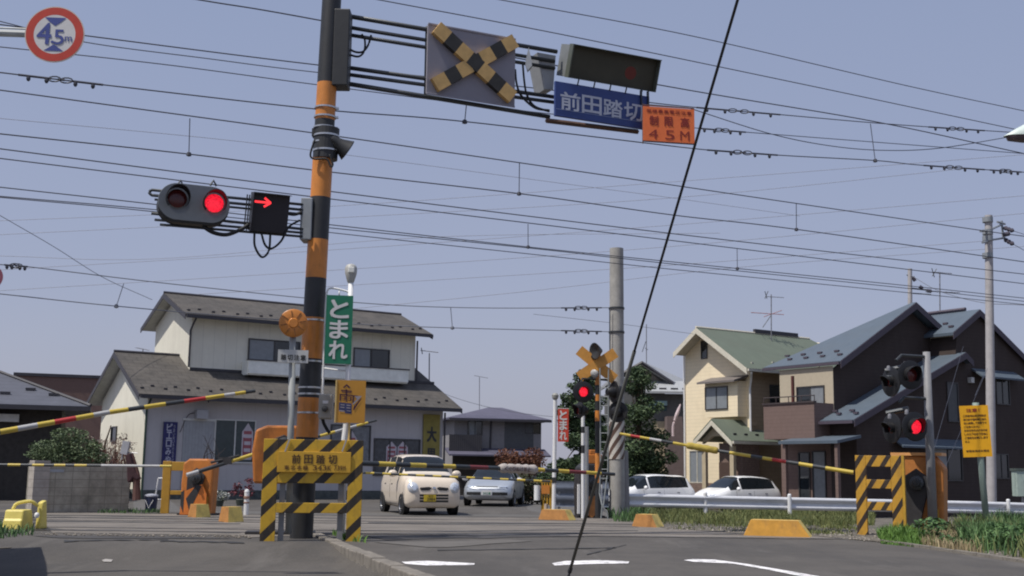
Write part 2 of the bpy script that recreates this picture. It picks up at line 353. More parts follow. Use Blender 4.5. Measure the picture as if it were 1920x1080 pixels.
# ---------------------------------------------------------------- houses
def onp(root, ax, c, px, py):
    R = Matrix.Rotation(-root.rotation_euler.z, 3, 'Z'); cl = R @ (Vector((0, 0, CAMH))-root.location); dl = R @ ray(px, py)
    return cl+dl*((c-cl[ax])/dl[ax])
def prect(root, ax, c, r):
    x0, y0, x1, y1 = r; xm, ym = (x0+x1)/2, (y0+y1)/2; o = 1-ax
    a, b = onp(root, ax, c, x0, ym)[o], onp(root, ax, c, x1, ym)[o]
    return min(a, b), max(a, b), onp(root, ax, c, xm, y1).z, onp(root, ax, c, xm, y0).z
def pbox(mb, ax, c0, c1, a0, a1, z0, z1, mi=0):
    if ax == 0: mb.box(c0, c1, a0, a1, z0, z1, mi)
    else: mb.box(a0, a1, c0, c1, z0, z1, mi)
GL = glass('window_glass', '#20262b'); GLC = mat('curtained_glass', (.23, .25, .27), .25, noise=.1, spec=.7); ALU = mat('window_frame_bronze', (.05, .048, .05), .4)
SILL = mat('window_frame_white', (.6, .6, .58), .5)
CURT = mat('curtain_cloth', (.35, .36, .37), .8, noise=.2, scale=4)
def window(root, ax, c, r, panes=2, fr=None, gl=None, px=True, name='window', fw_=.05, curtain=None):
    fr = fr or ALU; gl = gl or GL
    a0, a1, z0, z1 = prect(root, ax, c, r) if px else r
    f = MB(); k = fw_
    for q in ((a0-k, a1+k, z1, z1+k), (a0-k, a1+k, z0-k, z0), (a0-k, a0, z0, z1), (a1, a1+k, z0, z1)): pbox(f, ax, c-.05, c+.02, *q)
    for i in range(1, panes):
        x = a0+(a1-a0)*i/panes; pbox(f, ax, c-.035, c-.012, x-.025, x+.025, z0, z1)
    fo = f.build(name, fr, root)
    g_ = MB()
    if curtain:   # fraction range with a pale curtain behind the pane
        pbox(g_, ax, c-.012, c-.006, a0, a0+(a1-a0)*curtain[0], z0, z1, 0); pbox(g_, ax, c-.012, c-.006, a0+(a1-a0)*curtain[0], a0+(a1-a0)*curtain[1], z0, z1, 1)
        pbox(g_, ax, c-.012, c-.006, a0+(a1-a0)*curtain[1], a1, z0, z1, 0)
    else: pbox(g_, ax, c-.012, c-.006, a0, a1, z0, z1)
    g_.build('pane', [gl, GLC], fo)
    return fo, (a0, a1, z0, z1)
def gable(root, u0, u1, v0, v1, z0, slope, th, tile, trim, soffit, rv=None, guards=0, name='roof', gutter=True):
    """ridge along u; eaves at v0 and v1, eave z0 at v0"""
    rv = (v0+v1)/2 if rv is None else rv; zr = z0+(rv-v0)*slope; z1 = zr-(v1-rv)*slope
    b = MB()
    b.slab([(u0, v0, z0), (u1, v0, z0), (u1, rv, zr), (u0, rv, zr)], th*.45); b.slab([(u0, rv, zr), (u1, rv, zr), (u1, v1, z1), (u0, v1, z1)], th*.45)
    b.tube([(u0-.01, rv, zr+.02), (u1+.01, rv, zr+.02)], .06, 6, 1)
    for uu in (u0-.02, u1): # barge boards
        b.slab([(uu, v0, z0-.02), (uu+.02, v0, z0-.02), (uu+.02, rv, zr-.02), (uu, rv, zr-.02)], th, 1); b.slab([(uu, rv, zr-.02), (uu+.02, rv, zr-.02), (uu+.02, v1, z1-.02), (uu, v1, z1-.02)], th, 1)
    if guards:
        n = guards
        for i in range(n):
            u = u0+(u1-u0)*(i+.5)/n; v = v0+.45+(.22 if i % 2 else 0); z = z0+(v-v0)*slope
            b.box(-.06, .06, -.03, .03, 0, .06, 1, c=(u, v, z), R=Matrix.Identity(3))
    ro = b.build(name, [tile, trim], root)
    s_ = MB(); e = .03
    s_.slab([(u0+e, v0+e, z0-th*.45-.002+e*slope), (u1-e, v0+e, z0-th*.45-.002+e*slope), (u1-e, rv, zr-th*.45-.004), (u0+e, rv, zr-th*.45-.004)], .04)
    s_.slab([(u0+e, rv, zr-th*.45-.004), (u1-e, rv, zr-th*.45-.004), (u1-e, v1-e, z1-th*.45-.002+e*slope), (u0+e, v1-e, z1-th*.45-.002+e*slope)], .04)
    s_.build('soffit', soffit, ro)
    if gutter:
        g_ = MB(); g_.box(u0+.02, u1-.02, v0-.11, v0-.01, z0-.15, z0-.03); g_.build('gutter', trim, ro)
    return ro, zr
def drain(root, pts, m_, r=.04):
    b = MB(); b.tube(pts, r, 8); return b.build('drainpipe', m_, root)
A33 = math.radians(33)
# ---- shop house, left
TRIM1 = mat('dark_trim', (.045, .042, .05), .5); TILE1 = mat('grey_roof_tiles', (.075, .068, .062), .85, noise=.3, scale=2.2, line=(1, .3, .08, .5, 0, .45, .5), bump=.6)
W1 = mat('white_siding', (.78, .75, .64), .8, noise=.06, scale=1.2, line=(0, .45, .035, .8)); W1L = mat('shaded_white_siding', (.50, .48, .49), .8, noise=.05, scale=1.5, line=(0, .5, .03, .85))  # second one: same white siding, darkened to carry the front wall's shade
SOF1 = mat('soffit_cream', (.5, .5, .46), .8)
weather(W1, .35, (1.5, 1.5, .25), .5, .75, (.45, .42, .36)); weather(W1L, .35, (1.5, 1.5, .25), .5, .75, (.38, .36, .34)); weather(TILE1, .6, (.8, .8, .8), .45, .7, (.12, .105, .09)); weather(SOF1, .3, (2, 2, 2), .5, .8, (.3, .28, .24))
H1 = thing('shop_house', 'two-storey white house with dark grey tiled roofs and shop banners behind the tall striped mast', 'house', (-12.22, 45, 0), A33)
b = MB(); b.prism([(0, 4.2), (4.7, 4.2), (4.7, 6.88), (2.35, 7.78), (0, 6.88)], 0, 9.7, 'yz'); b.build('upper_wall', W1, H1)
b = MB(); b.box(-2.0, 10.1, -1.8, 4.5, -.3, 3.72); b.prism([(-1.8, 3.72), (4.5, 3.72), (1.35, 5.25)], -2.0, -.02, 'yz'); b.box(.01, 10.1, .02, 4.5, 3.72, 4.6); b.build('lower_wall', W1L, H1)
b = MB(); b.prism([(-1.8, 0), (4.5, 0), (4.5, 3.72), (1.35, 5.25), (-1.8, 3.72)], -2.02, -2.001, 'yz'); b.build('lit_gable_wall', W1, H1)  # paler skin over the wing gable, its sunlight put into the colour
gable(H1, -.45, 10.19, -.6, 5.3, 6.87, .383, .2, TILE1, TRIM1, SOF1, guards=22)
ro, _ = gable(H1, -2.5, -.001, -2.4, 5.1, 3.67, .472, .2, TILE1, TRIM1, SOF1, guards=6)
b = MB(); sk = [(0, -2.4, 3.67), (10.65, -2.4, 3.67), (10.65, 0, 4.80), (0, 0, 4.80)]; b.slab(sk, .1)
b.slab([(9.71, 0, 4.8), (10.65, 0, 4.8), (10.65, 2.35, 5.9), (9.71, 2.35, 5.9)], .1)
for i in range(22):
    u = .2+i*.48; v = -1.95+(.2 if i % 2 else 0); b.box(-.06, .06, -.03, .03, 0, .06, 1, c=(u, v, 3.67+(v+2.4)*.472), R=Matrix.Identity(3))
b.slab([(10.65, -2.4, 3.66), (10.67, -2.4, 3.66), (10.67, 2.35, 5.89), (10.65, 2.35, 5.89)], .2, 1)
b.box(0, 10.65, -.03, .0, 4.80, 4.90, 1)
so_ = b.build('roof', [TILE1, TRIM1], H1); b = MB(); b.box(0, 10.6, -2.51, -2.41, 3.52, 3.65); b.build('gutter', TRIM1, so_)
b = MB(); b.slab([(.02, -2.37, 3.57), (10.6, -2.37, 3.57), (10.6, -1.8, 3.84), (.02, -1.8, 3.84)], .03); b.build('soffit', SOF1, so_)
drain(H1, [(-.06, -.62, 6.7), (-.06, -.3, 6.5), (-.06, -.06, 6.3), (-.06, -.06, 4.9)], TRIM1)
drain(H1, [(-2.06, -2.3, 3.5), (-2.06, -1.86, 3.2), (-2.06, -1.86, 0)], mat('green_pipe', (.03, .06, .045), .5))
drain(H1, [(9.76, -.06, 6.6), (9.76, -.06, 4.9)], TRIM1)
drain(H1, [(10.16, -1.86, 3.5), (10.16, -1.86, 0)], TRIM1)
for r, cu_ in (((467, 640, 560, 680), (0, .5)), ((664, 656, 728, 696), (0, .45))):
    window(H1, 1, 0, r, 2, curtain=cu_)
# balcony box
bf = MB(); bf.box(2.05, 9.0, -.75, -.68, 4.75, 5.25); bf.box(2.05, 2.12, -.68, 0, 4.75, 5.25); bf.box(8.93, 9.0, -.68, 0, 4.75, 5.25)
bf.box(2.0, 9.05, -.78, -.65, 5.25, 5.30, 1); bf.box(2.05, 9.0, -.68, 0, 4.70, 4.75)
bf.build('balcony', [mat('balcony_white', (.85, .86, .80), .7, noise=.12, scale=3), TRIM1], H1)
window(H1, 0, -2.02, (210, 802, 219, 826), 1)
f, q = window(H1, 1, -1.8, (403, 789, 476, 866), 2, gl=mat('green_shop_glass', (.035, .055, .06), .12, noise=.2), fr=SILL)
f2, q2 = window(H1, 1, -1.8, (621, 799, 692, 866), 2, gl=mat('pale_shop_glass', (.16, .17, .19), .15, noise=.3))
f3, q3 = window(H1, 1, -1.8, (702, 825, 785, 890), 3, gl=mat('dark_shop_glass', (.06, .065, .075), .12, noise=.4))
STK = mat('red_white_sticker', (.35, .10, .12), .6, noise=.15); STW = mat('sticker_white', (.55, .5, .55), .6)
def sticker(root, c, r):
    a0, a1, z0, z1 = prect(H1, 1, c, r); am = (a0+a1)/2; h = z1-z0
    b = MB(); y = c-.016; b.add([(am, y, z1), (a1, y, z1-h*.25), (a1, y, z0+h*.1), (a1-.1*(a1-a0), y, z0), (a0+.1*(a1-a0), y, z0), (a0, y, z0+h*.1), (a0, y, z1-h*.25)], [tuple(range(7))], 1)
    for k in range(4):
        zz = z0+h*(.12+.19*k); b.box(a0+.15*(a1-a0), a1-.15*(a1-a0), y-.006, y-.003, zz, zz+h*.09, 0)
    b.box(a0+.05, a0+.09, y-.006, y-.003, z0+.1*h, z0+.6*h, 0); b.box(a1-.09, a1-.05, y-.006, y-.003, z0+.1*h, z0+.6*h, 0)
    b.build('sticker', [STK, STW], root)
sticker(f, -1.8, (453, 793, 474, 862)); sticker(f2, -1.8, (650, 808, 668, 866)); sticker(f3, -1.8, (724, 828, 743, 870)); sticker(f3, -1.8, (745, 828, 764, 870))
# shutter door and lamp
a0, a1, z0, z1 = prect(H1, 1, -1.8, (341, 789, 399, 915)); b = MB(); b.box(a0, a1, -1.83, -1.79, 0, z1); b.box(a0-.04, a1+.04, -1.86, -1.78, z1, z1+.08, 1)
b.build('door', [mat('grey_shutter', (.34, .35, .37), .6, line=(0, .12, .12, .8)), SILL], H1)
a0, a1, z0, z1 = prect(H1, 1, -1.8, (364, 769, 386, 786)); b = MB(); b.box(a0, a1, -2.1, -1.8, z0, z1); b.build('wall_lamp', mat('lamp_box_grey', (.4, .4, .42), .6), H1, bevel=.02)
b = MB(); b.tube(spline([(a0-.5, -1.84, z0-.5), (a0-.25, -1.84, z0+.1), (a0, -1.84, z1-.1)], 6), .012, 5); b.build('wire', TRIM1, H1)
# base course
b = MB(); b.box(-2.03, 10.13, -1.83, -1.8, -.3, .33); b.box(-2.06, -2.025, -1.8, 4.5, -.3, .33); b.build('plinth', mat('plinth_dark', (.09, .1, .095), .9, noise=.3), H1)
# banners (hung, lifted away): own things
bn = thing('vertical_banner', 'navy vertical banner with white lettering on the shop wall beside the drainpipe', 'banner', H1.matrix_world @ Vector((0, 0, 0)) if False else H1.location, A33)
a0, a1, z0, z1 = prect(bn, 1, -1.86, (305, 791, 331, 872)); b = MB(); b.box(a0, a1, -1.88, -1.83, z0, z1); b.build('cloth', mat('navy_cloth', (.035, .035, .13), .8, noise=.2), bn)
t_ = MB(); vtext(t_, 'ピエロみや', a0+.18*(a1-a0)+.12, z1-.05, z0+.05, .19, -1.884, .03); vtext(t_, 'うまい安い手打ちそば', a1-.12, z1-.1, z0+.1, .08, -1.884, .0); t_.build('lettering', mat('banner_white', (.45, .45, .55), .8), bn)
bn = thing('vertical_banner', 'dull yellow banner with a big black character, right end of shop wall', 'banner', H1.location, A33)
a0, a1, z0, z1 = prect(bn, 1, -1.86, (793, 777, 824, 886)); b = MB(); b.box(a0, a1, -1.88, -1.83, z0, z1); b.build('cloth', mat('dull_yellow_cloth', (.27, .225, .06), .8, noise=.15), bn)
_, _, c0, c1 = prect(bn, 1, -1.86, (800, 801, 818, 828)); _, _, d0, d1 = prect(bn, 1, -1.86, (800, 841, 818, 866))
t_ = MB(); glyph(t_, '大', (a0+a1)/2, (c0+c1)/2, .42, c1-c0, -1.884, .05); glyph(t_, '黒', (a0+a1)/2, (d0+d1)/2, .42, d1-d0, -1.884, .04); t_.build('lettering', BLACK, bn)
# ---- hip roofed low house at the left edge
SLATE = mat('slate_grey_roof', (.085, .09, .115), .7, noise=.15, scale=2, line=(1, .35, .06, .6)); DWALL = mat('dark_timber_wall', (.045, .04, .036), .9, noise=.3)
H2 = thing('low_house', 'low dark house with a slate grey hip roof at the left edge of the view', 'house', (-21.5, 37.5, 0), math.radians(19))
ev = onp(H2, 1, -.8, 170, 762); ridge = onp(H2, 1, 2.6, -30, 700)
x1 = ev.x; b = MB(); zE = ev.z; b.slab([(-8, -.8, zE), (x1, -.8, zE), (x1-3.4, 2.6, ridge.z+.15), (-8, 2.6, ridge.z+.15)], .12); b.slab([(x1, -.8, zE), (x1, 6, zE), (x1-3.4, 2.6, ridge.z+.15)], .12); b.slab([(x1, 6, zE), (-8, 6, zE), (-8, 2.6, ridge.z+.15), (x1-3.4, 2.6, ridge.z+.15)], .12)
b.tube([(-8, 2.6, ridge.z+.18), (x1-3.4, 2.6, ridge.z+.18), (x1, -.8, zE+.03)], .06, 6, 1)
for i in range(9): b.box(-.16, .16, -.04, .04, .02, .09, 1, c=(x1-1.2-i*.75, .1+(.45 if i % 2 else 0), zE+(.9+(.45 if i % 2 else 0))*(ridge.z+.15-zE)/3.4), R=Matrix.Identity(3))
rf = b.build('roof', [SLATE, TRIM1], H2); b = MB(); b.box(-8, x1-.02, -.92, -.82, zE-.16, zE-.02); b.build('gutter', TRIM1, rf)
b = MB(); b.box(-8, x1-.9, 0, 5.4, -.3, zE-.05); b.build('wall', DWALL, H2)
b = MB(); b.box(-6, -1, -.06, 0, 0, 2.0); b.build('door', mat('dark_door', (.025, .025, .03), .5, line=(0, .9, .05, 2.0)), H2)
b = MB(); b.box(x1-3.0, x1-2.2, -.25, 0, zE-.55, zE-.3); b.build('meter_box', SILL, H2)
# ---- brown flat roofed building far left
H3 = thing('flat_building', 'reddish brown flat-roofed building rising behind the shop house', 'building', (-31.8, 76, -.5), math.radians(20))
b = MB(); b.box(0, 15, 0, 9, -.5, 7.3); b.build('wall', mat('brown_cladding', (.17, .105, .088), .8, noise=.06, line=(0, 1.0, .02, .9)), H3)
b = MB(); b.box(-.1, 15.1, -.1, 9.1, 7.3, 7.5); b.build('parapet', TRIM1, H3)
b = MB(); b.box(6.0, 14, -.9, 0, 5.2, 5.5); b.box(6, 14, -.05, -.0, 4.2, 5.2); b.build('awning', TRIM1, H3)
# ---- grey house behind the cars
H4 = thing('hip_roof_house', 'grey two-storey house with a purplish hip roof and dark balcony behind the silver car', 'house', (-4.1, 78, -.6), math.radians(14))
PURP = mat('purple_grey_roof', (.095, .09, .13), .7, noise=.15, scale=1.5, line=(1, .4, .06, .7)); GW = mat('grey_plaster', (.26, .25, .255), .9, noise=.08)
zE = 5.1-.0; b = MB()
q0, q1 = onp(H4, 1, -.7, 842, 784), onp(H4, 1, -.7, 1034, 786)
u0, u1 = q0.x, q1.x; zE = (q0.z+q1.z)/2; pk = .95
b.slab([(u0, -.7, zE), (u1, -.7, zE), (u0+4.6, 3.6, zE+pk), (u0+3.6, 3.6, zE+pk)], .12); b.slab([(u0, -.7, zE), (u0+3.6, 3.6, zE+pk), (u0, 8, zE)], .12); b.slab([(u1, -.7, zE), (u1, 8, zE), (u0+4.6, 3.6, zE+pk)], .12)
b.slab([(u0, 8, zE), (u0+3.6, 3.6, zE+pk), (u0+4.6, 3.6, zE+pk), (u1, 8, zE)], .12)
rf = b.build('roof', PURP, H4); b = MB(); b.box(u0, u1, -.8, -.7, zE-.18, zE-.04); b.build('gutter', TRIM1, rf)
b = MB(); b.box(u0+.5, u1-.5, 0, 7.3, -.5, zE-.06); b.build('wall', GW, H4)
DB = mat('dark_balcony', (.045, .043, .05), .6, line=(0, .14, .25, .4))
a0, a1, z0, z1 = prect(H4, 1, -.8, (842, 815, 903, 845)); b = MB(); b.box(a0, a1, -.85, -.8, z0, z1); b.box(a0, a1, -.85, 0, z0-.12, z0); b.box(a1-.06, a1, -.8, 0, z0, z1); b.build('balcony', DB, H4)
window(H4, 1, 0, (878, 788, 903, 815), 2, curtain=(.1, .6)); window(H4, 1, 0, (985, 795, 1012, 812), 2)
a0, a1, z0, z1 = prect(H4, 1, 0, (946, 786, 1000, 850)); b = MB(); b.box(a0, a1, -.03, 0, z0, z1); b.build('dark_panel', mat('grey_green_panel', (.10, .105, .11), .8), H4)
drain(H4, [onp(H4, 1, -.05, 921, 786), onp(H4, 1, -.05, 919, 846)], TRIM1, .06)
a0, a1, z0, z1 = prect(H4, 1, -1.2, (840, 846, 1030, 853)); b = MB(); b.slab([(a0, -1.6, z0), (a1, -1.6, z0), (a1, 0, z1+.2), (a0, 0, z1+.2)], .1); b.build('porch_roof', PURP, H4)
a0, a1, z0, z1 = prect(H4, 1, 0, (848, 853, 940, 885)); b = MB(); b.box(a0, a1, -.04, 0, -.3, z1); b.build('door', DWALL, H4)
# ---- gabled house between tree and cream house
H5 = thing('gabled_house', 'beige and brown gabled house half hidden behind the dark conifer', 'house', (7.6, 68, -.6), 0)
LG = mat('light_grey_roof', (.36, .37, .38), .6, noise=.08, line=(0, .4, .05, .8)); BE = mat('beige_plaster', (.26, .235, .20), .9, noise=.08)
a = onp(H5, 1, 0, 1148, 712); pk_ = onp(H5, 1, 0, 1203, 677); c_ = onp(H5, 1, 0, 1262, 716); far_ = onp(H5, 1, 0, 1290, 718)
b = MB(); b.prism([(a.x+.5, -.5), (a.x+.5, a.z-.05), (pk_.x, pk_.z-.2), (c_.x-.4, c_.z-.05), (c_.x-.4, -.5)], .6, 7, 'xz'); b.build('wall', BE, H5)
b = MB(); b.slab([(a.x-.2, -.1, a.z), (pk_.x, -.1, pk_.z), (pk_.x, 7, pk_.z), (a.x-.2, 7, a.z)], .2); b.slab([(pk_.x, -.1, pk_.z), (c_.x, -.1, c_.z), (c_.x+4, 7, c_.z-.3), (pk_.x, 7, pk_.z)], .2)
b.tube([(a.x-.2, -.14, a.z-.1), (pk_.x, -.14, pk_.z-.1), (c_.x, -.14, c_.z-.1)], .1, 4, 1); b.build('roof', [LG, TRIM1], H5)
p0 = onp(H5, 1, -1.6, 1206, 733); p1 = onp(H5, 1, -1.6, 1292, 728); b = MB(); b.slab([(p0.x, -1.6, p0.z), (p1.x, -1.6, p0.z), (p1.x, .6, p0.z+.75), (p0.x+.6, .6, p0.z+.75)], .12)
for i in range(4): b.box(-.2, .2, -.05, .05, 0, .08, 1, c=(p0.x+.5+i*.65, -1.2, p0.z+.14), R=Matrix.Identity(3))
b.build('roof', [LG, TRIM1], H5)
b = MB(); b.box(p0.x-2, p1.x+1, -1.0, .6, -.5, p0.z-.1); b.build('wall', mat('dark_grey_plaster', (.12, .12, .118), .9), H5)
b = MB(); a0, a1, z0, z1 = prect(H5, 1, -1.3, (1247, 782, 1292, 845)); b.box(a0, a1, -2.2, -1.0, z0-3, z1); b.build('balcony_block', mat('mauve_siding', (.16, .12, .115), .85), H5)
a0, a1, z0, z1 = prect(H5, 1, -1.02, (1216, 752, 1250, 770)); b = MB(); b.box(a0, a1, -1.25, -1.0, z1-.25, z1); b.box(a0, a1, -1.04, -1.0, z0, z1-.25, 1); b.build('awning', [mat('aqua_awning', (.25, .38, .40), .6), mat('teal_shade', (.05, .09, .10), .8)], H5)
a0, a1, z0, z1 = prect(H5, 1, -1.02, (1225, 790, 1247, 935)); b = MB(); b.box(a0, a1, -1.06, -1.0, z0, z1); b.build('cream_panel', mat('cream_panel', (.45, .38, .26), .9), H5)
st = thing('carp_streamer', 'white and pink cloth streamer hanging beside the cream house corner', 'streamer', at(1270, 800, 60), 0)
P = [at(1276, 758, 60), at(1271, 772, 60), at(1266, 785, 60), at(1262, 800, 60), at(1262, 818, 60)]
b = MB(); pts = [p-st.location for p in P]; b.tube(spline(pts, 4), [.03+.06*math.sin(min(1, i/8)*2.6) for i in range(17)], 8, 0); b.build('cloth', mat('pale_pink_cloth', (.62, .5, .52), .8, noise=.25, scale=3), st)
b = MB(); b.tube([at(1277, 752, 60)-st.location, at(1284, 830, 60.6)-st.location], .02, 5); b.build('pole', DSTEEL, st)
# ---- cream house
CREAM = mat('cream_siding', (.88, .75, .53), .8, noise=.05, scale=2, line=(2, .18, .1, .86)); GRN = mat('grey_green_roof', (.12, .145, .11), .7, noise=.08, scale=1.5, line=(0, .42, .04, .85))
CRW = mat('cream_trim', (.62, .58, .48), .6); BRICK = mat('brown_brick', (.20, .14, .115), .9, noise=.25, scale=9, line=(2, .1, .12, .7, 1, .25, .5)); CREAMSH = mat('shaded_cream_siding', (.40, .30, .20), .85, noise=.08, line=(2, .18, .1, .8))
C5 = at(1409, 884, 56); C5.z = -.5
weather(CREAM, .3, (1.2, 1.2, .3), .5, .75, (.6, .48, .32)); weather(GRN, .4, (.6, .6, .6), .45, .7, (.12, .13, .10))
H6 = thing('cream_house', 'cream sided two-storey house with a grey-green gable roof behind the parked white cars', 'house', C5, A33)
def roofz(v): return (8.3+.5)-abs(v-2.9)*.64
b = MB(); b.prism([(0, 0), (4.57, 0), (4.57, roofz(4.57)-.14), (2.9, roofz(2.9)-.14), (0, roofz(0)-.14)], 0, 8, 'yz'); b.build('wall', [CREAM], H6)
b = MB(); b.box(0.001, 8.02, -.02, 0.0, 0, roofz(0)-.2); b.build('side_wall', CREAMSH, H6)  # cream siding again, with the side wall's shade painted into its colour
gable(H6, -.75, 7.2, -.58, 4.61, roofz(-.58), .64, .28, GRN, CRW, mat('soffit_beige', (.5, .46, .38), .8), rv=2.9, guards=5)
b = MB(); b.slab([(7.22, -.58, roofz(-.58)), (9.6, -.58, roofz(-.58)), (7.22, 2.9, roofz(2.9))], .12); b.slab([(9.6, -.58, roofz(-.58)), (9.6, 4.6, roofz(4.6)), (7.22, 2.9, roofz(2.9))], .12); b.build('hip_roof', GRN, H6)
b = MB(); b.box(3.2, 6.3, 2.82, 2.98, roofz(2.9)+.02, roofz(2.9)+.22); b.build('ridge_vent', TRIM1, H6)
window(H6, 0, 0, (1316, 640, 1326, 672), 1, fw_=.03)
# bay window
a0, a1, z0, z1 = prect(H6, 0, -.6, (1322, 716, 1383, 782)); b = MB(); b.box(-.6, 0, a0, a1, z0, z1); bay = b.build('bay_window', [CREAM], H6)
window(H6, 0, -.6, (1324, 727, 1364, 766), 2, fr=ALU, gl=GLC)
b = MB(); b.slab([(-.95, a0-.15, z1+.02), (.0, a0-.15, z1+.3), (.0, a1+.2, z1+.3), (-.95, a1+.2, z1+.02)], .09); b.build('hood', mat('hood_grey_brown', (.17, .15, .14), .6), bay)
# porch
pk_ = onp(H6, 0, -1.8, 1337, 785); e1_ = onp(H6, 0, -1.8, 1303, 829); e0_ = onp(H6, 0, -1.8, 1376, 834)
b = MB(); rz_ = pk_.z; rv_ = pk_.y; zl = rz_-(e1_.y-rv_)*.75; zr_ = rz_-(rv_-e0_.y)*.75
b.slab([(-1.9, e0_.y, zr_), (1.6, e0_.y, zr_), (1.6, rv_, rz_), (-1.9, rv_, rz_)], .09); b.slab([(-1.9, rv_, rz_), (1.2, rv_, rz_), (1.2, e1_.y, zl), (-1.9, e1_.y, zl)], .09)
for (va, za, vb, zb_) in ((e0_.y, zr_, rv_, rz_), (rv_, rz_, e1_.y, zl)): b.slab([(-1.93, va, za-.09), (-1.9, va, za-.09), (-1.9, vb, zb_-.09), (-1.93, vb, zb_-.09)], .22, 1)
b.box(-1.9, 1.6, e0_.y-.1, e0_.y-.01, zr_-.16, zr_-.03, 1)
for i in range(4): b.box(-.09, .09, -.03, .03, 0, .07, 2, c=(-1.4+i*.7, e0_.y+.35, zr_+.27), R=Matrix.Identity(3))
b.build('porch_roof', [GRN, CRW, TRIM1], H6)
b = MB(); b.prism([(e0_.y+.3, zr_), (rv_, rz_-.25), (e1_.y-.3, zl), (e1_.y-.3, zl-.2), (rv_+.25, rz_-.8), (rv_-.25, rz_-.8), (e0_.y+.3, zr_-.2)], -1.6, -1.45, 'yz')
b.build('porch_gable', mat('porch_cream', (.50, .42, .29), .8), H6)
for ya, zt_ in ((e0_.y+.25, zr_), (e1_.y-.5, zl)): b = MB(); b.box(-1.6, -1.44, ya, ya+.25, 0, zt_-.25); b.build('porch_post', MATS['porch_cream'], H6)
b = MB(); b.box(-1.1, 0, e0_.y+.2, e1_.y-.9, 0, zr_-.1); b.build('entrance_wall', BRICK, H6)
b = MB(); b.box(-1.15, -1.1, e0_.y+.9, e0_.y+1.7, 0, 2.2); d_ = b.build('door', mat('brown_door', (.09, .06, .05), .5), H6); b = MB(); b.box(-1.2, -1.15, e0_.y+.98, e0_.y+1.02, .9, 1.3); b.build('handle', SILV, d_)
window(H6, 0, 0, (1295, 846, 1321, 904), 2, fr=CRW, gl=GLC)
a0, a1, z0, z1 = prect(H6, 0, -.02, (1288, 906, 1409, 945)); b = MB(); b.box(-.05, -.0, 0, 4.58, 0, z1); b.build('brick_base', BRICK, H6)
drain(H6, [(-.5, -.62, roofz(-.58)-.2), (-.2, -.3, roofz(-.58)-.45), (-.08, -.08, roofz(-.58)-.9), (-.08, -.08, 3.0), (-.3, -.4, 2.7), (-.3, -.5, 2.4)], WHITE, .05)
drain(H6, [(-.05, 4.6, roofz(4.5)-.2), (-.05, 4.6, 0)], WHITE, .05)
q = MB(); random.seed(5)
for i in range(16): q.box(-.03 if i % 2 else -.03, .34 if i % 2 else .2, -.07, -.02, i*.26+.02, i*.26+.24)
q.build('corner_stones', mat('tan_quoin', (.42, .32, .22), .9, noise=.25, scale=7), H6)
window(H6, 1, -.02, (1444, 724, 1463, 755), 1)
b = MB(); p = onp(H6, 0, -.02, 1391, 728); b.box(-.12, -.0, p.y-.06, p.y+.06, p.z-.14, p.z+.14); b.build('wall_lamp', BLACK, H6)
# ---- brown house with blue-grey roofs
BL = mat('blue_grey_roof', (.085, .112, .145), .6, noise=.08, scale=1.2, line=(1, .36, .04, .85)); BRW = mat('dark_brown_siding', (.048, .033, .029), .85, noise=.1, scale=2, line=(2, .16, .1, .75))
BRW2 = mat('mauve_brown_siding', (.17, .115, .10), .85, noise=.08, line=(2, .16, .1, .8)); CR2 = mat('pale_cream_panel', (.46, .40, .30), .85, noise=.05); PT = mat('purple_brown_trim', (.075, .06, .08), .6)
weather(BRW, .4, (1, 1, .3), .5, .75, (.075, .06, .055)); weather(BL, .4, (.5, .5, .5), .45, .7, (.11, .125, .14))
H7 = thing('brown_house', 'large dark brown house with blue-grey sloping roofs behind the right-hand guard rail', 'house', (13.63, 50, -.5), A33)
Z = .5
b = MB(); b.prism([(0, 0), (0, 5.6+Z), (5, 8.6+Z), (6.5, 7.75+Z), (6.5, 0)], 0, .12, 'xz'); b.box(0, 6.5, .121, 2.4, 0, 5.6+Z); b.build('upper_block', BRW, H7)
b = MB(); b.box(-.02, 0, 0, 3.07, 2.6+Z, 5.75+Z); b.box(0, .6, 2.4, 3.07, 0, 5.6+Z); b.build('cream_wall', CR2, H7)
b = MB(); b.box(-.02, 0, 0, 3.07, 0, 2.6+Z); b.build('lower_wall', BRW2, H7)
A_ = Vector((-.05, -.455, 5.94+Z)); P_ = Vector((5.0, -.455, 8.88+Z)); B_ = Vector((-.05, 4.0, 5.94+Z))
b = MB(); b.slab([A_, P_, P_+Vector((0, .25, 0)), B_], .14); b.slab([P_, (6.9, -.455, 7.85+Z), (6.9, 4, 7.85+Z), P_+Vector((0, .25, 0))], .14); b.slab([B_, P_+Vector((0, .25, 0)), (6.9, 4, 7.85+Z)], .14)
b.slab([A_+Vector((0, -.03, -.02)), P_+Vector((0, -.03, -.02)), P_+Vector((0, 0, -.02)), A_+Vector((0, 0, -.02))], .3, 1); b.slab([P_+Vector((0, -.03, -.02)), (6.9, -.485, 7.83+Z), (6.9, -.455, 7.83+Z), P_+Vector((0, 0, -.02))], .3, 1)
for i in range(8): b.box(-.05, .05, -.12, .12, 0, .08, 1, c=(.45+(.35 if i % 2 else 0), 0+i*.48, 5.94+Z+(.5+(.35 if i % 2 else 0))*.582), R=Matrix.Identity(3))
r1 = b.build('roof', [BL, PT], H7); b = MB(); b.box(-.16, -.06, -.45, 4.0, 5.78+Z, 5.9+Z); b.build('gutter', PT, r1)
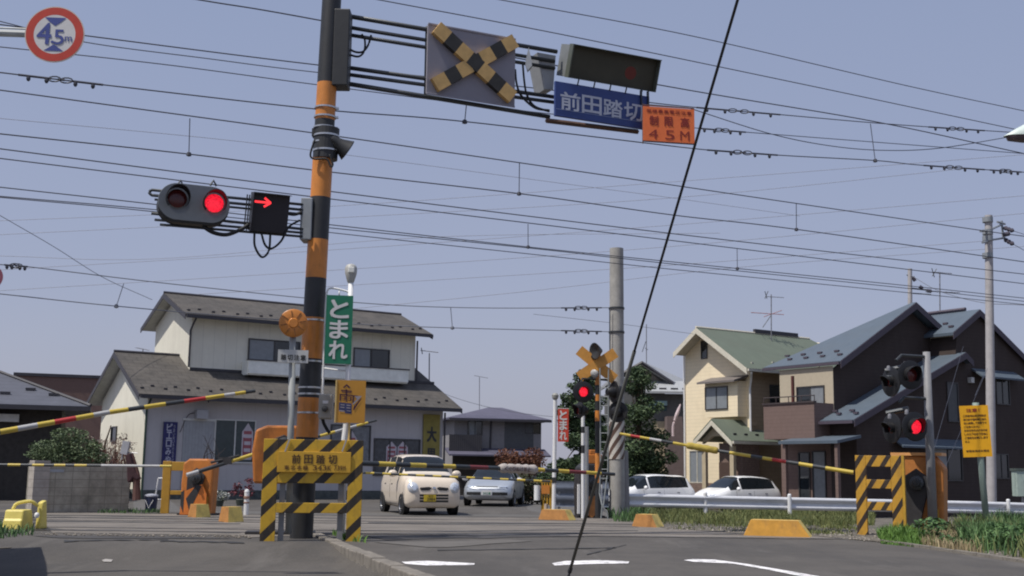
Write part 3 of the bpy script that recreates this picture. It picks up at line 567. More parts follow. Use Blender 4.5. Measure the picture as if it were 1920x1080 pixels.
# front mass
b = MB(); b.prism([(-.3, 0), (-.3, 3.5+Z), (6.3, 6.38+Z), (6.5, 7.55+Z), (8.0, 8.5+Z), (14, 5.05+Z), (14, 0)], -1.4, -.02, 'xz'); b.box(6.5, 14, -.02, 4, 0, 5.0+Z); b.build('front_block', BRW, H7)
b = MB(); b.slab([(-.88, -1.81, 3.42+Z), (6.5, -1.81, 6.63+Z), (6.5, .0, 6.63+Z), (-.88, .3, 3.42+Z)], .13); b.slab([(6.5, -1.81, 6.63+Z), (7.0, -1.81, 6.3+Z), (7.0, -1.4, 6.3+Z), (6.5, -1.4, 6.63+Z)], .13)
b.slab([(-.88, -1.84, 3.40+Z), (6.5, -1.84, 6.61+Z), (6.5, -1.81, 6.61+Z), (-.88, -1.81, 3.40+Z)], .28, 1); b.slab([(6.5, -1.84, 6.61+Z), (7.0, -1.84, 6.28+Z), (7.0, -1.81, 6.28+Z), (6.5, -1.81, 6.61+Z)], .28, 1)
for i in range(4): b.box(-.05, .05, -.12, .12, 0, .08, 1, c=(-.4+(.3 if i % 2 else 0), -1.5+i*.45, 3.46+Z+(.48+(.3 if i % 2 else 0))*.435), R=Matrix.Identity(3))
r2 = b.build('roof', [BL, PT], H7); b = MB(); b.box(-.99, -.89, -1.8, .3, 3.26+Z, 3.38+Z); b.build('gutter', PT, r2)
b = MB(); b.slab([(6.02, -1.55, 7.5+Z), (8, -1.55, 8.7+Z), (8, 2.2, 8.7+Z), (6.02, 2.2, 7.5+Z)], .13); b.slab([(8, -1.55, 8.7+Z), (14.4, -1.55, 4.99+Z), (14.4, 2.2, 4.99+Z), (8, 2.2, 8.7+Z)], .13)
b.slab([(6.02, -1.58, 7.48+Z), (8, -1.58, 8.68+Z), (8, -1.55, 8.68+Z), (6.02, -1.55, 7.48+Z)], .3, 1); b.slab([(8, -1.58, 8.68+Z), (14.4, -1.58, 4.97+Z), (14.4, -1.55, 4.97+Z), (8, -1.55, 8.68+Z)], .3, 1)
b.tube([(8, -.8, 8.78+Z), (8, 1.6, 8.78+Z)], .09, 6, 1)
for i in range(5): b.box(-.05, .05, -.12, .12, 0, .08, 1, c=(6.5+(.35 if i % 2 else 0), -1.1+i*.55, 7.8+Z+(.35*.6 if i % 2 else 0)), R=Matrix.Identity(3))
b.build('roof', [BL, PT], H7)
b = MB(); b.box(6.47, 6.5, -1.38, 2, 6.1+Z, 7.55+Z); b.box(6.5, 14, -.02, 2, 5+Z, 6.0+Z); b.build('cream_wall', CR2, H7)
# balcony on -u side
b = MB(); p0 = onp(H7, 0, -1.2, 1432, 790); p1 = onp(H7, 0, -1.2, 1527, 790); zt = onp(H7, 0, -1.2, 1480, 757).z; zb = onp(H7, 0, -1.2, 1480, 823).z
b.box(-1.2, 0, min(p0.y, p1.y), max(p0.y, p1.y), zb, zt); bo = b.build('balcony', BRW2, H7)
b = MB(); ya, yb = min(p0.y, p1.y), max(p0.y, p1.y); b.box(-1.25, -1.1, ya-.05, yb+.05, zt, zt+.07)
b.tube([(-1.17, ya, zt+.3), (-1.17, yb, zt+.3)], .025, 6)
for k in range(5): y = ya+(yb-ya)*k/4; b.tube([(-1.17, y, zt), (-1.17, y, zt+.3)], .02, 5)
b.build('railing', mat('bronze_rail', (.06, .045, .045), .5), bo)
b = MB(); p = onp(H7, 0, -.7, 1486, 705); b.box(-.75, -.65, p.y-.05, p.y+.05, zt, p.z); b.build('laundry_post', mat('red_brown_post', (.10, .03, .025), .6), H7)
window(H7, 0, -.02, (1496, 726, 1545, 758), 2, curtain=(0, .5))
# entrance
b = MB(); b.slab([(-2.0, -1.9, 2.55+Z), (-.6, -1.9, 2.8+Z), (-.6, 1.3, 2.8+Z), (-2.0, 1.3, 2.55+Z)], .12); b.build('porch_roof', [BL], H7)
window(H7, 0, -.02, (1500, 850, 1518, 938), 1); window(H7, 0, -.02, (1526, 848, 1548, 938), 1, gl=GLC)
b = MB(); p = onp(H7, 0, -.6, 1493, 825); b.box(-1.9, -1.75, -1.8, -1.65, 0, 2.5+Z); b.build('porch_post', BRW2, H7); b = MB(); b.box(-1.9, -1.75, 1.0, 1.15, 0, 2.5+Z); b.build('porch_post', BRW2, H7)
window(H7, 1, -1.4, (1777, 719, 1795, 789), 1, gl=mat('grey_shutter_panel', (.085, .09, .095), .6))
window(H7, 1, -1.4, (1868, 713, 1891, 757), 2); window(H7, 1, -1.4, (1752, 840, 1802, 900), 2, curtain=(0, .45)); window(H7, 1, -1.4, (1866, 853, 1889, 896), 2)
for r in ((1822, 699, 1902, 709), (1673, 828, 1812, 838)):
    a0, a1, z0, z1 = prect(H7, 1, -1.4, r); b = MB(); b.slab([(a0, -1.95, z0), (a1, -1.95, z0), (a1, -1.4, z1+.12), (a0, -1.4, z1+.12)], .08); b.build('window_hood', [BL], H7)
b = MB(); p = onp(H7, 1, -1.4, 1817, 713); b.box(p.x-.1, p.x+.1, -1.6, -1.4, p.z-.12, p.z+.12); b.build('wall_lamp', SILL, H7)
# ---------------------------------------------------------------- block wall, left
BW = mat('concrete_blocks', (.38, .35, .29), .95, noise=.25, scale=3, line=(2, .2, .06, .55, 0, .42, .0), bump=.7)
p0 = G(66, 962); p1 = G(240, 960)
weather(BW, .7, (1.3, 1.3, .9), .48, .7, (.13, .125, .10))
bw = MB(); d_ = (p1-p0); L_ = d_.length; root = thing('block_wall', 'grey concrete block garden wall left of the yellow barrier post', 'wall', p0, math.atan2(d_.y, d_.x))
hgt = 1.2; bw.box(0, L_, 0, .15, -.05, hgt); bw.box(-.0, .15, .15, .75, -.05, hgt); bw.build('blocks', BW, root); b = MB(); b.box(-.12, .26, -.06, .3, -.05, hgt+.06); b.build('pillar', mat('pillar_blocks', (.40, .36, .32), .95, noise=.2, line=(2, .2, .06, .6), bump=.6), root)
b = MB(); b.box(.25, .62, -.012, -.002, .98, 1.05); b.build('name_plate', mat('plate_grey', (.35, .37, .4), .4), root)
# ---------------------------------------------------------------- guard rail, right
GP = [atz(1150, 31.6, 0), atz(1477, 32.6, -.06), atz(1700, 33.6, -.1), atz(1884, 34.6, -.15), atz(2100, 36, -.25), atz(2300, 37.5, -.3)]
gr = thing('guard_rail', 'white steel guard rail in front of the parked white cars', 'guard rail', GP[0], 0)
prof = [(-.02, .62), (-.08, .58), (-.08, .53), (.0, .48), (.0, .42), (-.08, .37), (-.08, .32), (-.02, .28)]
b = MB(); PP = spline([p-gr.location for p in GP], 4); vs = []; n = len(prof)
for i, p in enumerate(PP):
    d = (PP[min(i+1, len(PP)-1)]-PP[max(i-1, 0)]); nn = Vector((-d.y, d.x, 0)).normalized()
    for (o_, z_) in prof: vs.append(p+nn*o_+Vector((0, 0, z_)))
b.add(vs, [(i*n+k, i*n+k+1, (i+1)*n+k+1, (i+1)*n+k) for i in range(len(PP)-1) for k in range(n-1)])
b.build('rail_beam', mat('guardrail_white', (.66, .67, .70), .35, .05, noise=.06), gr, smooth=True)
for i, px in enumerate((1175, 1330, 1477, 1680, 1884, 2080)):
    k = min(range(len(PP)), key=lambda j: abs(((PP[j]+gr.location).x/(PP[j]+gr.location).y*F+CX)-px)); p = PP[k]
    b = MB(); b.cyl(p+Vector((0, -.02 if i in (1, 3) else -.13, -.1)), p+Vector((0, -.02 if i in (1, 3) else -.13, .68)), .055, n=12); b.lathe([(0.055, 0), (.04, .03), (0, .04)], p+Vector((0, -.02 if i in (1, 3) else -.13, .68)), n=12); b.build('post', WHITE, gr, smooth=False)
# corrugated dark blue-grey rail section behind the far machine
p0 = G(1043, 958); q = thing('guard_rail', 'blue-grey corrugated steel guard panel behind the far orange barrier machine', 'guard rail', p0, 0)
b = MB(); n = 9; vs = []
for i in range(n+1):
    for xx in (0, 1.6): vs.append((xx, .3+.05*math.sin(i*1.7), .12+i*.085))
b.add(vs, [(2*i, 2*i+1, 2*i+3, 2*i+2) for i in range(n)]); b.build('panel', mat('blue_grey_steel', (.17, .19, .23), .4, .5, noise=.2), q, smooth=True)
b = MB(); b.cyl((.1, .36, -.1), (.1, .36, .8), .04); b.cyl((1.4, .36, -.1), (1.4, .36, .8), .04); b.build('post', GALV, q)
# ---------------------------------------------------------------- striped signal mast
def lineY(px, Yc, ang=28): c = 1/math.tan(math.radians(ang)); k = (px-CX)/F; return c*Yc/(c-k)
def aY(px): return lineY(px, 21.9)
mb0 = atz(566, 20.2, 0)
mast = thing('signal_mast', 'tall orange and black banded steel mast carrying the crossing signs over the road', 'mast', mb0, 0)
def ml(px, py, Y=20.2): return at(px, py, Y)-mast.location
bands = [(1010, 0), (820, 1), (746, 0), (673, 1), (596, 0), (522, 1), (450, 0), (371, 1), (297, 0), (226, 1), (157, 0), (-60, None)]
ctr = lambda py: (565+(622-565)*(1005-py)/1005)
b = MB(); n = 28
for (ya, c_), (yb, _) in zip(bands[:-1], bands[1:]):
    p, q = ml(ctr(ya), ya), ml(ctr(yb), yb); b.cyl(p, q, .19-.004*(1005-ya)/200, .19-.004*(1005-yb)/200, n, cap=False, mi=c_)
b.build('pole', [BLACK, ORANGE], mast, smooth=True)
def band(root, py, Y, px, r, h=.035, m_=SILV):
    p = at(px, py, Y)-root.location; b = MB(); b.lathe([(r, 0), (r+.012, .004), (r+.012, h-.004), (r, h)], p, n=24); b.box(r, r+.05, -.03, .03, 0, h, c=p, R=Matrix.Identity(3)); return b.build('clamp_band', m_, root)
for py in (205, 222, 242, 270, 603, 680, 729, 741, 776): band(mast, py, 20.2, ctr(py), .185)
# switch boxes on the mast
b = MB(); p, q = ml(641, 165), ml(645, 22); b.box(-.16, .12, -.16, .2, p.z, q.z, c=(p.x, 0, 0), R=Matrix.Identity(3)); b.build('terminal_box', BLACK, mast, bevel=.02)
b = MB(); p, q = ml(574, 451, 20.1), ml(577, 373, 20.1); b.box(-.1, .1, -.2, .2, p.z, q.z, c=(p.x, 0, 0), R=Matrix.Identity(3)); b.build('terminal_box', GREYP, mast, bevel=.015)
# arm tubes
b = MB()
for (x0, y0, x1, y1, r) in ((640, 28, 1044, 97, .042), (640, 49, 1040, 115, .035), (640, 63, 1040, 128, .035), (640, 125, 1040, 182, .038), (640, 138, 1040, 192, .035), (640, 155, 1030, 219, .042)):
    b.tube([ml(x0, y0, aY(x0)), ml(x1, y1, aY(x1))], r, 10)
b.tube([ml(800, 50, aY(800)), ml(797, 182, aY(797))], .025, 8)
b.build('arm', DSTEEL, mast, smooth=True)
b = MB()
for (x0, y0, x1, y1, r) in ((284, 356, 572, 384, .025), (284, 366, 572, 394, .025), (290, 374, 572, 402, .02), (284, 400, 572, 430, .025), (290, 412, 572, 437, .022), (300, 421, 572, 444, .022)):
    b.tube([ml(x0, y0, aY(x0)), ml(x1, y1, aY(x1))], r, 8)
b.tube(spline([ml(284, 356, aY(284)), ml(280, 361, aY(284)), ml(284, 366, aY(284))], 4), .025, 6)
b.build('arm', DSTEEL, mast, smooth=True)
def cable(root, pts, Y, r=.018, m_=DARK, name='cable'):
    b = MB(); b.tube(spline([at(x, y, Y if not callable(Y) else Y(x))-root.location for x, y in pts], 8), r, 6); return b.build(name, m_, root, smooth=True)
a1_ = lambda x: aY(x)-.15
cable(mast, [(477, 436), (478, 462), (491, 482), (504, 470), (507, 438)], a1_, .02)
cable(mast, [(490, 437), (497, 459), (509, 466), (527, 452), (541, 426), (562, 413)], a1_, .02)
cable(mast, [(380, 424), (400, 436), (425, 440), (450, 431), (466, 421)], a1_, .035)
cable(mast, [(538, 400), (552, 402), (566, 398)], a1_, .03)
cable(mast, [(650, 88), (665, 97), (680, 97), (690, 85), (696, 66)], a1_, .02)
cable(mast, [(650, 101), (672, 106), (683, 95), (684, 75), (678, 64)], a1_, .02)
cable(mast, [(966, 130), (969, 158), (978, 180), (1003, 202), (1030, 207)], a1_, .022)
cable(mast, [(980, 118), (983, 152), (988, 178), (1002, 199), (1030, 209)], a1_, .022)
cable(mast, [(603, 770), (606, 790), (612, 803), (618, 812)], 20, .03)
# bracket and rear box beside the display
b = MB(); y_ = aY(1015); p = ml(1008, 102, y_+.1); b.M = Matrix.Translation(p) @ Matrix.Rotation(math.radians(25), 4, 'Z')
b.prism([(-.05, 0), (.35, 0), (.3, -.7), (.12, -.72)], -.1, .35, 'xz'); b.build('rear_box', mat('pale_grey_box', (.30, .31, .32), .6), mast)
b = MB(); p = ml(991, 112, aY(991)-.1); b.M = Matrix.Translation(p); b.prism([(0, .24), (.05, 0), (.07, -.14), (-.02, -.24), (-.06, -.1), (-.05, 0)], -.06, .06, 'xz'); b.build('bracket', GALV, mast)
p0, p1 = ml(1024, 226, aY(1024)-.1), ml(1196, 247, aY(1196)-.1); b = MB(); b.tube([p0, p1], .05, 4); b.build('lower_beam', mat('rust_beam', (.10, .055, .04), .7, noise=.3), mast)
# camera / junction box
b = MB(); x0 = ml(600, 764, 19.95); x1 = ml(625, 764, 19.95); z0 = ml(612, 786, 19.95).z; z1 = ml(612, 740, 19.95).z
b.box(x0.x, x1.x, -.42, -.2, z0, z1); jb = b.build('control_box', mat('beige_box', (.33, .31, .27), .6, noise=.12), mast, bevel=.02)
b = MB(); b.lathe([(0, -.02), (.05, -.02), (.05, .04), (0, .05)], ((x0.x+x1.x)/2, -.43, (z0+z1)/2-.04), (0, -1, 0), 16); b.build('lens_cap', BLACK, jb)
b = MB(); b.box(x0.x+.07, x1.x-.06, -.43, -.42, z1-.16, z1-.11); b.build('plate', mat('plate_white', (.6, .6, .6), .5), jb)
# horn speaker
hs = thing('horn_speaker', 'black horn loudspeaker strapped high on the striped mast', 'loudspeaker', at(614, 270, 20.2), 0)
b = MB(); d_ = Vector((.80, .35, -.50)).normalized()
b.lathe([(.05, -.12), (.09, -.05), (.09, .02), (.12, .12), (.19, .27), (.2, .29), (.17, .27), (.09, .1), (0, .05)], (.13, -.1, .03), d_, 24); b.build('horn', BLACK, hs, smooth=True)
b = MB(); b.cyl((-.03, 0, -.28), (-.03+.02, 0, .28), .215, n=24); b.box(-.27, -.18, -.08, .08, .12, .26); b.build('sleeve', BLACK, hs)
cable(hs, [(590, 262), (582, 290), (590, 298), (612, 298), (620, 312), (624, 308), (618, 290)], 19.95, .018)
for z in (-.15, .12): b = MB(); b.lathe([(.216, 0), (.23, .0), (.23, .03), (.216, .03)], (-.02, 0, z), n=24); b.build('clamp_band', SILV, hs)

def rng(root, c, xl, xr, yt, yb):   # xl,xr=(px,py); yt,yb=(px,py)
    return onp(root, 1, c, *xl)[0], onp(root, 1, c, *xr)[0], onp(root, 1, c, *yb)[2], onp(root, 1, c, *yt)[2]
R25 = math.radians(25)
# crossbuck board
xb = thing('crossbuck_board', 'grey board with a raised yellow and black X hanging over the road', 'sign', at(884, 124, aY(884)-.16), R25)
x0, x1, z0, z1 = rng(xb, 0, (801, 111), (966, 136), (884, 59), (884, 188))
b = MB(); b.box(x0, x1, 0, .05, z0, z1); b.box(x0, x1, -.015, 0.0, z1-.02, z1+.02); b.box(x0, x1, -.015, 0, z0-.02, z0+.02)
b.build('board', mat('board_grey', (.25, .24, .28), .7, noise=.06, scale=2), xb, bevel=.01)
XY = mat('faded_yellow_sign', (.60, .38, .14), .6, noise=.15, scale=6); XB = mat('faded_black_sign', (.035, .033, .03), .7, noise=.3)
def xarm(pa, pb, dep):
    a, c = onp(xb, 1, -.05, *pa), onp(xb, 1, -.05, *pb); a.y = c.y = 0; d = (c-a); e = d.normalized(); nrm = Vector((-e.z, 0, e.x))*.135
    a = a-e*.14; c = c+e*.14; d = c-a; b = MB()
    for i in range(7):
        s, t_ = a+d*(i/7), a+d*((i+1)/7); q = [s-nrm, t_-nrm, t_+nrm, s+nrm]
        b.add([(p.x, -dep, p.z) for p in q]+[(p.x, -.004, p.z) for p in q], [(0, 1, 2, 3), (4, 5, 6, 7), (0, 1, 5, 4), (1, 2, 6, 5), (2, 3, 7, 6), (3, 0, 4, 7)], i % 2)
    b.build('cross_arm', [XY, XB], xb)
xarm((828, 62), (950, 174), .11); xarm((826, 154), (954, 83), .104)
# train display
ld = thing('direction_display', 'dark hooded train direction display box with one faint red light above the blue name sign', 'signal', at(1148, 128, aY(1148)-.35), R25)
ld.rotation_euler = (0, 0, R25)
T = Matrix.Rotation(math.radians(20), 4, 'X')
OL = mat('olive_display_hood', (.055, .053, .038), .5, noise=.15, scale=3)
b = MB(); b.M = T; b.box(-.99, .99, 0, .42, -.31, .31)
for q in ((-1.0, 1.0, -.16, 0, .31, .325), (-1.0, 1.0, -.1, 0, -.325, -.31), (-1.01, -.985, -.16, 0, -.325, .325), (.985, 1.01, -.12, 0, -.325, .325)): b.box(q[0], q[1], q[2], q[3], q[4], q[5], 1)
b.build('housing', [mat('display_grey', (.20, .21, .21), .5), mat('display_edge', (.10, .11, .09), .5)], ld)
b = MB(); b.M = T; b.box(-.98, .98, -.012, -.002, -.305, .305); b.build('screen', OL, ld)
b = MB(); b.M = T; b.lathe([(0, .003), (.13, .003), (.13, 0)], (.42, -.012, -.03), (0, -1, 0), 28); b.build('lamp', mat('dim_red_light', (.16, .028, .02), .5, noise=.15), ld)
# name sign over the road
NB = mat('sign_blue', (.032, .06, .21), .55, noise=.1, scale=3); SW = mat('sign_lettering_white', (.5, .52, .6), .6, noise=.1)
ns = thing('name_sign', 'blue crossing name sign with four white characters under the dark display box', 'sign', at(1128, 198, aY(1128)-.3), R25)
x0, x1, z0, z1 = rng(ns, 0, (1041, 186), (1218, 211), (1128, 166), (1128, 230)); b = MB(); b.box(x0, x1, 0, .06, z0, z1); b.build('board', NB, ns, bevel=.008)
X0, X1, _, _ = rng(ns, 0, (1049, 188), (1207, 211), (1128, 166), (1128, 230)); zc = onp(ns, 1, 0, 1128, 200)[2]
t_ = MB(); htext(t_, '前田踏切', X0, X1, zc, .35, -.006, .02, .1); t_.build('lettering', SW, ns)
t_ = MB(); zz = onp(ns, 1, 0, 1128, 217)[2]; t_.box(x0+.02, x1-.02, -.005, -.002, zz-.006, zz+.006); t_.build('rule', mat('sign_thin_line', (.2, .25, .42), .6), ns)
for i in range(5): x = -.55+i*.36; b = MB(); b.tube([(x, -.02, z1-.02), (x+.02, -.05, z1+.12)], .015, 5); b.build('hanger', DSTEEL, ns)
for xa in (x1-.22, x1-.06): b = MB(); b.box(xa, xa+.02, -.05, .02, z1-.2, z1+.1); b.build('hanger', DSTEEL, ns)
# orange height sign
hs_ = thing('height_sign', 'small orange height restriction sign at the far end of the mast arm', 'sign', at(1254, 235, aY(1254)-.85), math.radians(10))
x0, x1, z0, z1 = rng(hs_, 0, (1206, 230), (1302, 238), (1254, 202), (1254, 266)); b = MB(); b.box(x0, x1, 0, .02, z0, z1); b.build('board', mat('sign_orange', (.78, .17, .045), .6, noise=.08), hs_)
b = MB()
for q in ((x0, z1+.03, x1, z1+.03), (x0, z0-.01, x1, z0-.01), (x0, z0-.06, x0, z1+.06), (x1, z0-.09, x1, z1+.03)): b.tube([(q[0], .03, q[1]), (q[2], .03, q[3])], .012, 6)
b.build('frame', mat('brown_frame', (.12, .07, .06), .5), hs_)
RT = mat('dark_red_lettering', (.24, .025, .015), .6); hz = lambda y: onp(hs_, 1, 0, 1254, y)[2]
t_ = MB(); htext(t_, '架線最高電圧注意', x0+.06, x1-.05, hz(210), .07, -.006, .02, .2); 
wx = (x1-x0)
for ch, px in (('制', 1226), ('限', 1254), ('高', 1284)): glyph(t_, ch, onp(hs_, 1, 0, px, 230)[0], hz(228), .17, .19, -.006, .03)
for ch, px in (('4', 1225), ('5', 1256), ('M', 1284)): glyph(t_, ch, onp(hs_, 1, 0, px, 250)[0], hz(253), .19, .19, -.006, .0)
t_.build('lettering', RT, hs_)
# ---- oblong two-lamp signal
def hooded(root, c, R, lit, hood=.22, M=None, plate=True, name='lamp', hr=.78, body=LBK):
    M = M or Matrix.Identity(4); M = Matrix.Translation(Vector(c)) @ M
    b = MB(); b.M = M
    if plate: b.lathe([(0, 0), (R*.97, 0), (R, .01), (R, .025), (R*.9, .035), (0, .035)], (0, 0, 0), (0, -1, 0), 32)
    r = R*hr
    q = [(r, 0), (r, hood), (r-.012, hood), (r-.012, 0)]
    # visor: longer on top
    b2 = []; n = 28
    for i in range(n+1):
        a = -.25*math.pi+(1.5*math.pi)*i/n; L_ = hood*(.45+.55*max(0, math.sin(a)))
        for rr in (r, r-.012):
            b2.append((rr*math.cos(a), -.03, rr*math.sin(a))); b2.append((rr*math.cos(a), -.03-L_, rr*math.sin(a)))
    fs = []
    for i in range(n):
        o = 4*i; fs += [(o, o+4, o+5, o+1), (o+2, o+3, o+7, o+6), (o+1, o+5, o+7, o+3)]
    b.add(b2, fs)
    b.lathe([(r*.85, 0), (r*.8, .12), (r*.5, .2), (0, .21)], (0, 0, 0), (0, 1, 0), 20)
    o = b.build(name, body, root, auto=35)
    b = MB(); b.M = M; b.lathe([(0, .055), (R*hr*.35, .05), (R*hr*.7, .042), (R*hr*(.80 if hr > .95 else .86), .034)], (0, 0, 0), (0, -1, 0), 24)
    b.build('lens', REDL if lit else REDD, o, smooth=True); return o
sg = thing('flashing_signal', 'oblong grey two-lamp crossing signal with its right red lamp lit left of the mast', 'signal', at(363, 383, aY(363)-.25), math.radians(24))
pts = []; x0 = onp(sg, 1, 0, 296, 378)[0]; x1 = onp(sg, 1, 0, 431, 390)[0]; zt = onp(sg, 1, 0, 363, 346)[2]; zb = onp(sg, 1, 0, 363, 415)[2]; rr = (zt-zb)/2; zc = (zt+zb)/2
for i in range(17): a = math.pi/2+math.pi*i/16; pts.append((x0+rr+rr*math.cos(a), zc+rr*math.sin(a)))
for i in range(17): a = -math.pi/2+math.pi*i/16; pts.append((x1-rr+rr*math.cos(a), zc+rr*math.sin(a)))
b = MB(); b.prism(pts, 0, .02, 'xz'); b.build('backplate', mat('signal_grey', (.17, .185, .20), .55, noise=.08), sg, bevel=.006)
b = MB(); b.prism([(p[0]*.99, zc+(p[1]-zc)*.94-.06) for p in pts], .021, .26, 'xz'); b.build('housing', BLACK, sg, bevel=.03)
for px, py, lit in ((332, 373, False), (401, 382, True)):
    p = onp(sg, 1, 0, px, py); hooded(sg, (p.x, -.005, p.z), .19, lit, .26, plate=False, hr=1.0, body=LBK)
for px in (338, 400): b = MB(); p = onp(sg, 1, .1, px, 345); b.tube([(p.x-.05, .1, p.z-.03), (p.x, .1, p.z+.06), (p.x+.05, .1, p.z-.03)], .02, 5); b.build('lug', DSTEEL, sg)
# ---- arrow box
ab = thing('arrow_display', 'square black display box showing a small glowing red arrow beside the mast', 'signal', at(507, 400, aY(507)-.2), math.radians(24))
x0, x1, z0, z1 = rng(ab, 0, (472, 398), (541, 404), (511, 365), (507, 436)); T2 = Matrix.Rotation(math.radians(14), 4, 'X'); AB = mat('display_black', (.022, .02, .028), .5)
b = MB(); b.M = T2; b.box(x0, x1, 0, .22, z0, z1); b.build('housing', BLACK, ab, bevel=.01)
b = MB(); b.M = T2
b.box(x0-.0, x1, -.12, 0, z1, z1+.01); b.box(x0-.01, x0, -.1, 0, z0, z1); b.box(x0+.01, x1-.01, -.006, -.001, z0+.01, z1-.01); b.build('screen', AB, ab)
b = MB(); b.M = T2; zc = z1-.2*(z1-z0)-.02; xa = x0+.03; xbb = x0+.29
def bar2(b, a, c, w_, y): 
    a = Vector((a[0], y, a[1])); c = Vector((c[0], y, c[1])); e = (c-a).normalized(); n = Vector((-e.z, 0, e.x))*w_; b.add([a-n, c-n, c+n, a+n], [(0, 1, 2, 3)])
bar2(b, (xa, zc), (xbb, zc), .018, -.012); bar2(b, (xbb-.10, zc+.075), (xbb+.012, zc-.004), .018, -.0125); bar2(b, (xbb-.10, zc-.075), (xbb+.012, zc+.004), .018, -.013)
b.build('arrow', mat('arrow_red', (1.0, .04, .05), .4, noise=0, emis=1.1), ab)
for q in (.05, .08): b = MB(); b.M = T2; b.tube([(x0-q, .05+(q-.05)*1.6, z0), (x0-q, .05+(q-.05)*1.6, z1-.05)], .012, 5); b.build('bracket', DSTEEL, ab)
# ---- round height limit sign, upper left
hl = thing('height_limit_sign', 'round white 4.5 m height limit sign with red ring, upper left', 'sign', at(103, 65, 14), math.radians(4))
RED = mat('sign_red', (.50, .045, .025), .5, noise=.1); SWH = mat('sign_white', (.62, .61, .60), .5, noise=.05); SBL = mat('sign_dark_blue', (.05, .07, .27), .5)
r_ = .36; b = MB(); b.lathe([(0, .012), (r_, .012), (r_, 0), (0, 0)], (0, 0, 0), (0, -1, 0), 56); b.build('disc', mat('sign_edge', (.6, .52, .45), .5), hl)
b = MB(); b.lathe([(r_*.7, 0), (r_*.965, 0)], (0, -.014, 0), (0, -1, 0), 56); b.build('ring', RED, hl)
b = MB(); b.lathe([(0, 0), (r_*.7, 0)], (0, -.0135, 0), (0, -1, 0), 48); b.build('face', SWH, hl)
t_ = MB(); y = -.017
t_.add([(-.13, y, .215), (.13, y, .215), (.06, y, .15), (0, y, .108), (-.06, y, .15)], [(0, 4, 3, 2, 1)]); t_.add([(-.12, y, -.215), (.12, y, -.215), (.0, y, -.13)], [(0, 2, 1)])
glyph(t_, '4', -.125, .005, .17, .27, y-.001, .012); glyph(t_, '.', -.022, -.10, .03, .03, y-.001, .01); glyph(t_, '5', .055, -.035, .12, .19, y-.001, .008); glyph(t_, 'm', .17, -.055, .085, .06, y-.001, .01)
t_.build('lettering', SBL, hl)
b = MB(); b.tube([at(-260, 62, 14.15)-hl.location, at(150, 66, 14.15)-hl.location], .045, 10); b.tube([at(-260, 50, 14.15)-hl.location, at(60, 56, 14.15)-hl.location], .012, 6)
b.tube([at(-260, 62, 14.15)-hl.location, Vector((at(-260, 62, 14.15).x, 14.15, 0))-hl.location], .08, 10); b.build('arm', mat('arm_grey', (.4, .42, .42), .5), hl)
rs = thing('round_sign', 'round sign whose purplish red rim just shows at the left edge', 'sign', at(-16, 520, 14), 0)
b = MB(); b.lathe([(0, .012), (.14, .012), (.14, 0), (0, 0)], (0, 0, 0), (0, -1, 0), 40); b.build('disc', SWH, rs); b = MB(); b.lathe([(.1, 0), (.143, 0)], (0, -.014, 0), (0, -1, 0), 40); b.build('ring', mat('rim_red', (.2, .05, .08), .5), rs)
b = MB(); b.cyl((0, .04, .2), (0, .04, -at(-16, 520, 14).z), .03); b.build('post', GALV, rs)
# ---- green stop sign with lamp post
gs = thing('stop_sign', 'tall green stop sign with white characters on a white lamp-topped post', 'sign', atz(650, 20.0, 0), math.radians(10))
def gl(px, py, Y=20.0): return local(gs, at(px, py, Y))
x0, x1, z0, z1 = rng(gs, 0, (610, 618), (660, 618), (634, 555), (634, 683)); b = MB(); b.box(x0, x1, -.09, -.06, z0, z1); b.build('board', mat('sign_green', (.01, .16, .085), .5, noise=.05), gs)
t_ = MB(); vtext(t_, 'とまれ', (x0+x1)/2+.0, z1-.06, z0+.06, .30, -.096, .025, .14); t_.build('lettering', SWH, gs)
b = MB(); pA = gl(646, 1000); b.tube([gl(641, 1000), gl(652, 720), gl(658, 528)], .045, 12); b.tube(spline([gl(604, 760), gl(610, 600), gl(612, 560), gl(614, 545), gl(622, 540), gl(650, 546), gl(657, 552)], 4), .018, 8)
b.tube([gl(636, 545), gl(636, 555)], .012, 5); b.tube([gl(607, 690), gl(633, 694), gl(656, 696)], .015, 5); b.build('post', WHITE, gs, smooth=True)
b = MB(); c = gl(658, 513); b.lathe([(.03, -.19), (.06, -.14), (.10, 0), (.105, .09), (.085, .14), (.04, .165), (0, .17)], c, (0, 0, 1), 20); b.build('lamp', mat('lamp_housing', (.4, .4, .38), .5), gs, smooth=True)
b = MB(); b.box(-.055, .055, -.115, -.09, -.0, .1, c=c, R=Matrix.Identity(3)); b.build('lamp_cover', mat('lamp_cover', (.75, .75, .7), .3), gs, bevel=.02)
b = MB(); b.tube([gl(645, 832, 19.85), gl(650, 795, 19.85)], .055, 12); b.build('post_sleeve', WHITE, gs)
# ---- orange electric sign board
es = thing('warning_sign', 'orange yellow warning board with a big electric character and lightning flash', 'sign', at(657, 752, 19.5), math.radians(16))
x0, x1, z0, z1 = rng(es, 0, (631, 752), (685, 755), (657, 713), (657, 793)); b = MB(); b.box(x0, x1, 0, .02, z0, z1); b.build('board', mat('sign_amber', (.55, .26, .03), .5, noise=.12, scale=2), es)
sx = lambda u: x0+(x1-x0)*u; sz = lambda v: z1-(z1-z0)*v
DR = mat('dark_purple_print', (.07, .02, .035), .6); NP = mat('navy_print', (.04, .045, .12), .6); PR = mat('grey_print', (.33, .29, .30), .6)
def R4(b, u0, u1, v0, v1, y=-.004, sk=.05):
    b.add([(sx(u0), y, sz(v0+sk*u0)), (sx(u1), y, sz(v0+sk*u1)), (sx(u1), y, sz(v1+sk*u1)), (sx(u0), y, sz(v1+sk*u0))], [(0, 1, 2, 3)])
